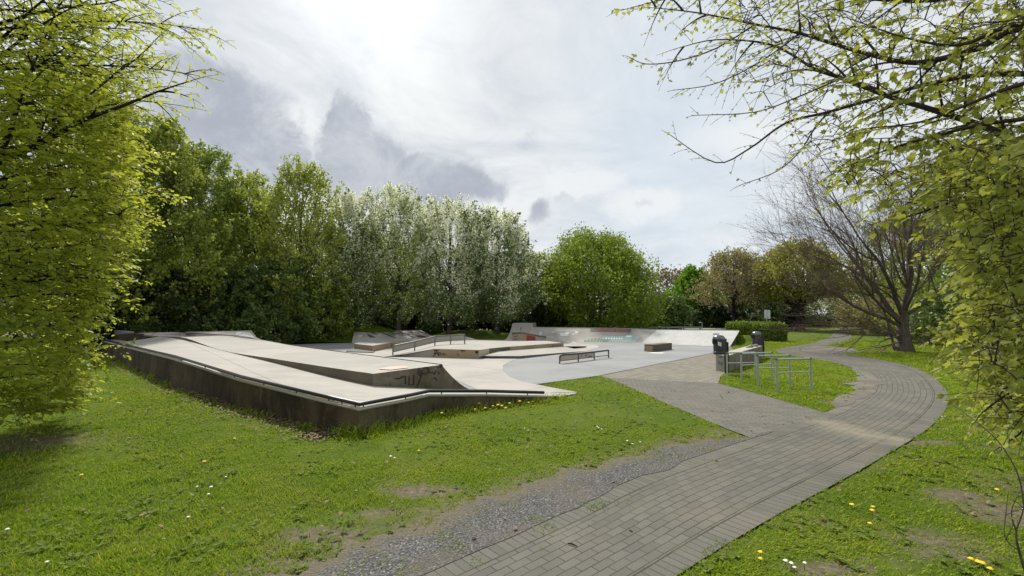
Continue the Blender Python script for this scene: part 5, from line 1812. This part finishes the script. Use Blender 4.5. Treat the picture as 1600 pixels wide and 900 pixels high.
rmx = np.interp(zf, [.3, .8, 1.6, 2.5, 3.4, 4.5, 6, 9.5], [1.6, 2.05, 2.25, 2.65, 2.6, 2.5, 2.4, 1.4]) * (1 + .10 * np.sin(zf * 7 + azf * 3))
rf = rmx * np.sqrt(.18 + .82 * g.random(len(zf)))
pf = np.stack([hb0[0] + rf * np.cos(azf), hb0[1] + rf * np.sin(azf), zf], 1)
df = unit(np.stack([np.cos(azf), np.sin(azf), -.1 + .35 * (zf > 3)], 1) + g.normal(size=pf.shape) * .35)
kx, ky, kf = proj_np(pf)
kp = (kx > -200) & (kx < 500) & (ky > -150) & (ky < 800) & (kx < np.interp(ky, [0, 90, 200, 300, 380, 470, 560, 640, 700], [205, 215, 195, 190, 200, 145, 125, 105, 40]))
gw.fill(pf[kp], df[kp], .40, .028, .078, .66, .22, rad=.0036)
nh = gw.finish(hb, [(trunk, np.linspace(.20, .05, 13))], M['l_horn'], M['barkdark'], 'oval', axis=hb0)

# maple at the right edge, its limbs reaching across the top
mp0 = np.array([7.4, 5.2, 0.])
mp = thing('maple_tree', 'maple at the right edge with drooping leaves and long dark limbs across the sky', 'tree', mp0)
gm = Grower(9)
g = gm.g
mt = np.stack([mp0 + np.array([.1 * math.sin(k), .08 * math.cos(k * 1.3), k * .8 - .1]) for k in range(11)])
limbs = [
    # points (px, py, depth), root radius, branch spacing, branch length, leaf size, leaf share
    ([(1760, 40, 5.1), (1600, 42, 5.0), (1530, 74, 5.1), (1469, 92, 5.2), (1416, 97, 5.3), (1337, 79, 5.6), (1250, 52, 5.9), (1180, 38, 6.1), (1090, 20, 6.3), (1020, 12, 6.5)], .050, .13, .75, .062, .8),
    ([(1760, 260, 5.0), (1620, 235, 4.8), (1547, 201, 4.9), (1460, 172, 5.1), (1390, 151, 5.3), (1315, 122, 5.5), (1272, 107, 5.7), (1206, 70, 6.0), (1120, 62, 6.2), (1060, 75, 6.4)], .046, .13, .75, .060, .8),
    ([(1700, 120, 5.0), (1560, 115, 4.9), (1469, 127, 5.2), (1380, 150, 5.4), (1294, 175, 5.7), (1228, 192, 5.9), (1171, 232, 6.0), (1118, 254, 6.1), (1049, 212, 6.3)], .034, .15, .50, .042, .7),
    ([(1294, 175, 5.7), (1270, 205, 5.7), (1250, 236, 5.8), (1215, 267, 5.9), (1160, 288, 6.0)], .012, .13, .22, .042, .7),
    ([(1740, -60, 5.2), (1600, -30, 5.2), (1460, 0, 5.5), (1330, -5, 5.8), (1200, -20, 6.1), (1080, -10, 6.4), (975, 15, 6.6)], .040, .13, .70, .056, .8),
    ([(1180, 38, 6.1), (1120, 75, 6.2), (1060, 95, 6.3), (1010, 100, 6.4), (985, 90, 6.5)], .012, .11, .35, .055, .85),
    ([(1250, 52, 5.9), (1190, 95, 6.1), (1120, 130, 6.2), (1060, 140, 6.4)], .012, .11, .40, .055, .8),
    ([(1315, 122, 5.5), (1250, 150, 5.8), (1180, 175, 6.0), (1090, 180, 6.2)], .012, .12, .40, .045, .75),
    ([(1700, 180, 4.2), (1560, 190, 4.2), (1450, 215, 4.4), (1370, 240, 4.6), (1300, 272, 4.9)], .026, .12, .60, .085, .85),
    ([(1720, 270, 4.0), (1580, 280, 4.1), (1500, 310, 4.3), (1430, 335, 4.5), (1385, 345, 4.7)], .022, .12, .50, .088, .9),
    ([(1720, 20, 3.6), (1580, 40, 3.7), (1500, 70, 3.9), (1420, 60, 4.2), (1330, 30, 4.5)], .024, .13, .55, .080, .75),
    ([(1720, 110, 3.4), (1600, 130, 3.5), (1520, 160, 3.7), (1440, 190, 4.0), (1360, 200, 4.3)], .022, .13, .55, .088, .85),
    ([(1720, 340, 3.9), (1600, 370, 3.9), (1560, 400, 4.1), (1525, 440, 4.3)], .020, .10, .36, .085, .95),
    ([(1720, 400, 3.6), (1610, 430, 3.6), (1570, 470, 3.8), (1540, 500, 4.0)], .018, .10, .34, .085, .95),
    ([(1720, 470, 3.4), (1620, 500, 3.5), (1575, 540, 3.6), (1545, 580, 3.8)], .018, .10, .32, .082, .95),
    ([(1720, 540, 3.3), (1630, 570, 3.3), (1580, 610, 3.5), (1540, 640, 3.7)], .016, .11, .38, .075, .9),
    ([(1700, 300, 4.8), (1580, 330, 5.0), (1535, 370, 5.2), (1505, 420, 5.5)], .018, .10, .42, .085, .95),
    ([(1700, 430, 4.8), (1590, 450, 4.9), (1560, 480, 5.1), (1525, 540, 5.3)], .018, .10, .4, .085, .95),
    ([(1700, 520, 4.4), (1600, 550, 4.6), (1570, 580, 4.8), (1530, 620, 5.0)], .016, .11, .36, .08, .9),
    ([(1720, 620, 3.6), (1640, 640, 3.7), (1590, 680, 3.9), (1560, 700, 4.0)], .012, .13, .30, .06, .6),
    ([(1700, 200, 5.6), (1560, 230, 5.8), (1480, 260, 6.0), (1420, 290, 6.2)], .018, .11, .55, .08, .9),
]
for pts, r0, ev, ln, size, pr in limbs:
    P = np.array(catmull([V3(PD(*p)) for p in pts], 4))
    gm.branch(P, r0, .0045, ev, ln, .065 if size > .07 else .06, size, .45, .45, True, pr, .06, .55)
# leafy twigs between the limbs
fx = np.concatenate([1700 - 560 * g.random(1500) ** 1.25, g.uniform(1475, 1720, 1800)])
fy = np.concatenate([g.uniform(-90, 325, 1500), g.uniform(225, 660, 1800)])
fd = np.concatenate([g.uniform(3.9, 6.4, 1500), g.uniform(3.2, 5.8, 1800)])
edge = np.where(fy > 340, 1525 + 28 * np.sin(fy * .045) + 18 * np.sin(fy * .13) + np.clip(fy - 560, 0, 200) * .5, np.interp(fy, [-90, 60, 150, 250, 300, 340], [1050, 1110, 1190, 1270, 1340, 1400]))
kp = fx > edge
pf = np.array([V3(PD(a_, b_, c_)) for a_, b_, c_ in zip(fx[kp], fy[kp], fd[kp])])
df = unit(np.array([-.8, 0, -.1]) + g.normal(size=pf.shape) * np.array([.45, .6, .35]))
big = (fx[kp] > 1330) & ((fy[kp] > 210) | (g.random(kp.sum()) < .45))
gm.fill(pf[big], df[big], .36, .048, .070, .45, .5, reach=.85)
gm.fill(pf[~big], df[~big], .38, .055, .046, .45, .4, reach=.85, prob=.62, rad=.0052)
nm = gm.finish(mp, [(mt, np.linspace(.22, .09, 11))] + [(np.stack([mt[min(10, max(1, int(V3(PD(*l[0][0]))[2] / .8)))], V3(PD(*l[0][0]))]), np.array([l[1] * 1.3, l[1]])) for l in limbs if l[0][0][0] > 1650], M['l_maple'], M['barkviolet'], 'broad')
print('leaves', nh, nm)

# thin bare sapling at the lower right corner
sb = V3(G(1600, 905))
sl = thing('sapling', 'thin nearly bare sapling in the lower right corner of the lawn', 'sapling', sb)
gs = Grower(4)
for pts, r0 in (([(1606, 905, 3.02), (1592, 860, 3.0), (1588, 830, 2.98), (1600, 790, 2.95), (1612, 700, 2.9)], .009), ([(1588, 830, 2.98), (1580, 800, 2.98), (1592, 770, 3.0)], .006), ([(1600, 790, 2.95), (1590, 740, 2.95), (1560, 690, 3.0), (1520, 655, 3.1)], .005), ([(1592, 860, 3.0), (1570, 840, 3.05), (1572, 800, 3.05)], .004)):
    P = np.array(catmull([V3(PD(*p)) for p in pts], 4))
    gs.branch(P, r0, .002, .22, .16, .08, .045, .4, .3, False, .5, .3, .6)
gs.finish(sl, None, M['l_bud'], M['bark'], 'oval', limbname='stem', crown='leaves')

# ------------------------------------------------------------------ bare spreading tree by the path
bt_ = V3(G(1413, 549))
btr = thing('bare_tree', 'nearly bare spreading tree with many dark limbs and thick trunk by the path bend', 'tree', bt_)
gb_ = np.random.default_rng(21)
segs, tw = [], []


def grow(p, d, ln, r0, lv, lean):
    n = 6
    P = [p]
    dd = d.copy()
    for i in range(n - 1):
        dd = unit(dd + gb_.normal(size=3) * .10 + lean * .05 + np.array([0, 0, .03 if lv < 2 else .015]))
        P.append(P[-1] + dd * ln / (n - 1))
    P = np.array(P)
    r1 = r0 * .5
    (segs if lv < 3 else tw).append((P, np.linspace(r0, r1, n)))
    if lv >= 4:
        return
    kids = (5, 5, 6, 5)[lv]
    for k in range(kids):
        f = gb_.uniform(.3, 1.0) if k else 1.0
        i = min(int(f * (n - 1)), n - 1)
        ax_ = unit(gb_.normal(size=3))
        nd = unit(dd * gb_.uniform(.7, 1.1) + ax_ * gb_.uniform(.4, .8) + lean * .12)
        grow(P[i], nd, ln * gb_.uniform(.5, .78), max(r1 * .72, .0045), lv + 1, lean)


tr0 = bt_ + np.array([0, 0, -.1])
tk = np.stack([tr0, tr0 + np.array([.02, 0, .5]), tr0 + np.array([-.03, .0, 1.1]), tr0 + np.array([.05, .02, 1.8])])
segs.append((tk, np.array([.44, .29, .23, .20])))
top = tk[-1]
for dvec, ln, r0 in (((-.75, -.2, .62), 4.2, .11), ((-.45, .2, .85), 4.1, .12), ((.08, -.15, 1.0), 4.0, .14), ((.45, .2, .85), 3.6, .12), ((-.95, .1, .34), 4.0, .08), ((.75, -.2, .45), 2.8, .08), ((-.2, -.6, .7), 3.2, .08), ((-.75, -.3, .5), 3.9, .08)):
    dvec = unit(np.array(dvec, float))
    st_ = tk[2] + (tk[3] - tk[2]) * gb_.random()
    grow(st_, dvec, ln, r0, 0, np.array([-.35 if dvec[0] < .3 else .1, 0, .25]))
for dvec, ln in (((-1, -.1, .02), 3.4), ((-.9, -.5, -.05), 3.0), ((-1, .3, .12), 3.6), ((-.9, -.3, .25), 3.6), ((-1, -.2, .35), 3.8), ((.9, -.3, .0), 1.8), ((.6, -.7, .1), 1.6), ((-.7, -.6, .2), 2.4)):
    grow(tk[1] + (tk[2] - tk[1]) * gb_.random(), unit(np.array(dvec, float)), ln, .040, 2, np.array([-.2 if dvec[0] < 0 else .2, 0, -.12]))
for q_ in range(3):
    o_ = gb_.normal(size=2) * .22
    grow(bt_ + np.array([o_[0], o_[1], .1]), unit(np.array([o_[0] * 1.2, o_[1] * 1.2, 1.0])), gb_.uniform(1.8, 3.2), gb_.uniform(.025, .06), 2, np.array([-.05, 0, .3]))
tubes_np('trunk', segs, M['bark'], btr, 6)
tubes_np('twigs', tw, M['twigpink'], btr, 3)
ends = np.array([s_[0][-1] for s_ in tw])
kk = gb_.random(len(ends)) < .5
ends = ends[kk]
leaves_mesh('buds', ends, gb_.normal(size=ends.shape), gb_.normal(size=ends.shape), gb_.uniform(.03, .07, len(ends)), 'quad', M['l_bud'], btr)

# ------------------------------------------------------------------ lawn blades
n = 720000
# denser near the camera
Yr = 2.2 + (30 - 2.2) * RNG.random(n) ** 1.9
half = Yr * 1.22 + .6
X = RNG.uniform(-1, 1, n) * half
Yv = Yr
sx_ = soil_amount(X, Yv) + (fbm(X * 3.1, Yv * 3.1, 12) - .5) * 1.1
dens = fbm(X * 1.6, Yv * 1.6, 14)
ok = ~(inpoly(X, Yv, PATH_POLY) | inpoly(X, Yv, SIDE_POLY) | inpoly(X, Yv, PLAZA_POLY) | inpoly(X, Yv, SLAB_POLY) | inpoly(X, Yv, DIRT_POLY) | inpoly(X, Yv, [p[:2] for p in bw]))
ok &= RNG.random(n) > np.clip((sx_ - .15) * 1.5, 0, .93)
ing = inpoly(X, Yv, GRAV_POLY) | inpoly(X, Yv, WORN_POLY)
ok &= ~ing | ((fbm(X * 4.5, Yv * 4.5, 33) > .62) & (RNG.random(n) < .6)) | ((RNG.random(n) < .9 * np.exp(-(segdist(X, Yv, gi2[::3]) / .22) ** 2)) & (fbm(X * 3.1, Yv * 3.1, 37) > .44))
ok |= inpoly(X, Yv, PATH_POLY) & (RNG.random(n) < .8 * np.exp(-(segdist(X, Yv, [tuple(p) for p in PR[10:110]]) / .045) ** 2)) & (fbm(X * 3.3, Yv * 3.3, 61) > .45)
ok |= inpoly(X, Yv, PATH_POLY) & (RNG.random(n) < .5 * np.exp(-(segdist(X, Yv, [tuple(p - (p - q) * .12) for p, q in zip(PL[10:60], PR[10:60])]) / .10) ** 2)) & (fbm(X * 4.3, Yv * 4.3, 63) > .62)
ok &= RNG.random(n) < .45 + .8 * dens
ok &= ~((Yv > 25) & (X < -1))
X, Yv, dens = X[ok], Yv[ok], dens[ok]
n = len(X)
tall = np.exp(-(segdist(X, Yv, [p[:2] for p in WALLR]) / .30) ** 2) + .9 * np.exp(-(segdist(X, Yv, [p[:2] for p in WALL]) / .22) ** 2) * (fbm(X * 1.7, Yv * 1.7, 71) > .5)
tuft = np.clip(fbm(X * 5, Yv * 5, 21) - .42, 0, 1)
hgt_ = (.012 + .045 * tuft + .014 * RNG.random(n)) * (1 + .45 * (Yv > 9)) + .14 * tall * RNG.random(n)
wid = (.0022 + .0026 * RNG.random(n)) * (1 + np.clip(Yv - 4, 0, 20) * .24)
ang = RNG.random(n) * 2 * np.pi
ln_ = RNG.uniform(.4, 1.7, n) * hgt_
bend = np.stack([np.cos(ang) * ln_, np.sin(ang) * ln_, hgt_], 1)
sd_ = np.stack([-np.sin(ang + .5), np.cos(ang + .5), np.zeros(n)], 1) * wid[:, None]
zg = mound(X, Yv) - .004
b0 = np.stack([X, Yv, zg], 1)
mid_ = b0 + bend * np.array([.35, .35, .6])
V = np.stack([b0 - sd_, b0 + sd_, mid_ + sd_ * .8, b0 + bend, mid_ - sd_ * .8], 1).reshape(-1, 3)
o5 = (np.arange(n) * 5)[:, None]
me_f = np.concatenate([o5 + np.array([0, 1, 2, 4]), o5 + np.array([4, 2, 3, 3])], 0)
tri_f = np.concatenate([o5 + np.array([0, 1, 2]), o5 + np.array([0, 2, 4]), o5 + np.array([4, 2, 3])], 0)
gr_ = np_mesh('grass', V, tri_f, M['blade'])
tag(gr_, 'short mown lawn grass with longer tufts along the ramp wall', 'grass', kind='stuff')
print('blades', n)

# broad weed leaves pressed in the lawn
n = 6500
Yr = 2.3 + 12 * RNG.random(n) ** 1.5
X = RNG.uniform(-1, 1, n) * (Yr * 1.15 + .4)
ok = ~(inpoly(X, Yr, PATH_POLY) | inpoly(X, Yr, SIDE_POLY) | inpoly(X, Yr, PLAZA_POLY) | inpoly(X, Yr, SLAB_POLY) | inpoly(X, Yr, GRAV_POLY)) & (fbm(X * 2.2, Yr * 2.2, 44) > .5)
X, Yr = X[ok], Yr[ok]
n = len(X)
P = np.repeat(np.stack([X, Yr, np.full(n, .012)], 1), 5, 0)
a_ = (RNG.random(n)[:, None] + np.arange(5) / 5 + RNG.normal(size=(n, 5)) * .05).ravel() * 2 * np.pi
A = np.stack([np.cos(a_), np.sin(a_), RNG.uniform(.1, .6, n * 5)], 1)
tag(leaves_mesh('lawn_weeds', P, A, np.tile(np.array([0, 0, 1.]), (n * 5, 1)) + RNG.normal(size=(n * 5, 3)) * .2, RNG.uniform(.02, .05, n * 5), 'oval', M['weed'], None),
    'small broad leaved weeds growing in the lawn', 'weeds', kind='stuff')

# dry leaves along the foot of the ramp wall and thinly on the lawn
n = 2600
t_ = RNG.random(n) ** .8
pts = np.array([[p[0], p[1]] for p in WALL[:5]])
seg = np.minimum((t_ * 4).astype(int), 3)
fr2 = t_ * 4 - seg
q = pts[seg] * (1 - fr2)[:, None] + pts[seg + 1] * fr2[:, None]
dwn = np.array([-.648, -.762])
q = q + dwn * np.abs(RNG.normal(size=n) * .26)[:, None]
q2 = np.stack([RNG.uniform(-7, 8, 900), RNG.uniform(2.4, 12, 900)], 1)
okq = ~(inpoly(q2[:, 0], q2[:, 1], SLAB_POLY) | inpoly(q2[:, 0], q2[:, 1], PLAZA_POLY) | (inpoly(q2[:, 0], q2[:, 1], PATH_POLY) & (RNG.random(900) > .08)))
q = np.concatenate([q, q2[okq]])
n = len(q)
P = np.stack([q[:, 0], q[:, 1], RNG.uniform(.014, .05, n)], 1)
tag(leaves_mesh('leaf_litter', P, RNG.normal(size=(n, 3)) * np.array([1, 1, .25]), np.tile(np.array([0, 0, 1.]), (n, 1)) + RNG.normal(size=(n, 3)) * .35, RNG.uniform(.025, .06, n), 'oval', M['litterleaf'], None),
    'dry brown leaves gathered along the foot of the dark ramp wall', 'leaf litter', kind='stuff')


# dandelions and daisies, each a flower of its own
def flower(name, label, cat, group, p, rad, h, petal):
    t = thing(name, label, cat, p, 0, group)
    MB().tube([(p.x, p.y, 0), (p.x + .004, p.y, h)], .0025, 4).build('stem', M['stemgreen'], t)
    m_ = MB()
    k = 11
    vs = [(p.x + .004, p.y, h + rad * .45)]
    for r_, z_ in ((.65, .36), (1.0, .05), (.55, -.22)):
        for i in range(k):
            an = 2 * math.pi * i / k
            rv = rad * r_ * (1 + .12 * ((i * 7) % 3 - 1))
            vs.append((p.x + .004 + rv * math.cos(an), p.y + rv * math.sin(an), h + rad * z_))
    fs = [(0, 1 + i, 1 + (i + 1) % k) for i in range(k)]
    for ring in range(2):
        fs += [(1 + ring * k + i, 1 + (ring + 1) * k + i, 1 + (ring + 1) * k + (i + 1) % k, 1 + ring * k + (i + 1) % k) for i in range(k)]
    m_.add(vs, fs).build('flower_head', petal, t)


rd = random.Random(5)
dl = 'dandelions by the end of the railed ramp'
for px, py in [(736, 632), (748, 636), (762, 628), (770, 638), (778, 637), (784, 636), (790, 640), (796, 634), (742, 642), (835, 622), (840, 626), (846, 624), (832, 629), (826, 634), (758, 640), (812, 632), (690, 652), (706, 640), (768, 626), (852, 620)]:
    p = G(px, py + 3)
    flower('dandelion', 'yellow dandelion in the grass below the lower end of the railed ramp', 'dandelion', dl, Vector((p.x, p.y, 0)), rd.uniform(.022, .032), rd.uniform(.05, .10), M['yellow'])
dr = 'dandelions right of the brick path'
for px, py in [(1331, 791), (1364, 794), (1359, 820), (1188, 869), (1188, 880), (1517, 878), (1535, 886), (1547, 895), (1558, 766), (1528, 881), (1363, 803)]:
    p = G(px, py + 5)
    flower('dandelion', 'yellow dandelion in the lawn right of the brick path', 'dandelion', dr, Vector((p.x, p.y, 0)), rd.uniform(.016, .022), rd.uniform(.035, .06), M['yellow'])
for px, py in [(126, 746), (318, 724), (654, 705), (366, 688)]:
    p = G(px, py + 3)
    flower('dandelion', 'yellow dandelion in the open lawn left of the gravel', 'dandelion', 'dandelions left of the gravel', Vector((p.x, p.y, 0)), rd.uniform(.018, .026), rd.uniform(.03, .05), M['yellow'])
da = 'daisies in the lawn left of the gravel'
for px, py in [(307, 765), (329, 766), (325, 776), (935, 671), (940, 673), (933, 669), (819, 672), (825, 674), (980, 692), (988, 697), (1000, 693), (293, 812), (352, 748), (10, 834), (72, 883), (610, 716), (616, 718)]:
    p = G(px, py + 2)
    flower('daisy', 'tiny white daisy in the lawn left of the gravel', 'daisy', da, Vector((p.x, p.y, 0)), rd.uniform(.010, .016), rd.uniform(.03, .045), M['daisy'])
for px, py in [(1227, 884), (1236, 886), (1257, 888), (1241, 893), (1472, 651), (1477, 653)]:
    p = G(px, py + 3)
    flower('daisy', 'tiny white daisy in the lawn right of the brick path', 'daisy', 'daisies right of the brick path', Vector((p.x, p.y, 0)), rd.uniform(.012, .017), rd.uniform(.03, .05), M['daisy'])

# a short twig lying on the pavers
ta, tb_ = G(887, 852.5), G(902, 857)
tg = MB().tube([ta + Vector((0, 0, .016)), ta.lerp(tb_, .5) + Vector((0, .004, .02)), tb_ + Vector((0, 0, .016))], [.004, .006, .003], 6).build('fallen_twig', M['barkdark'])
tag(tg, 'short dark twig lying on the brick path', 'twig')
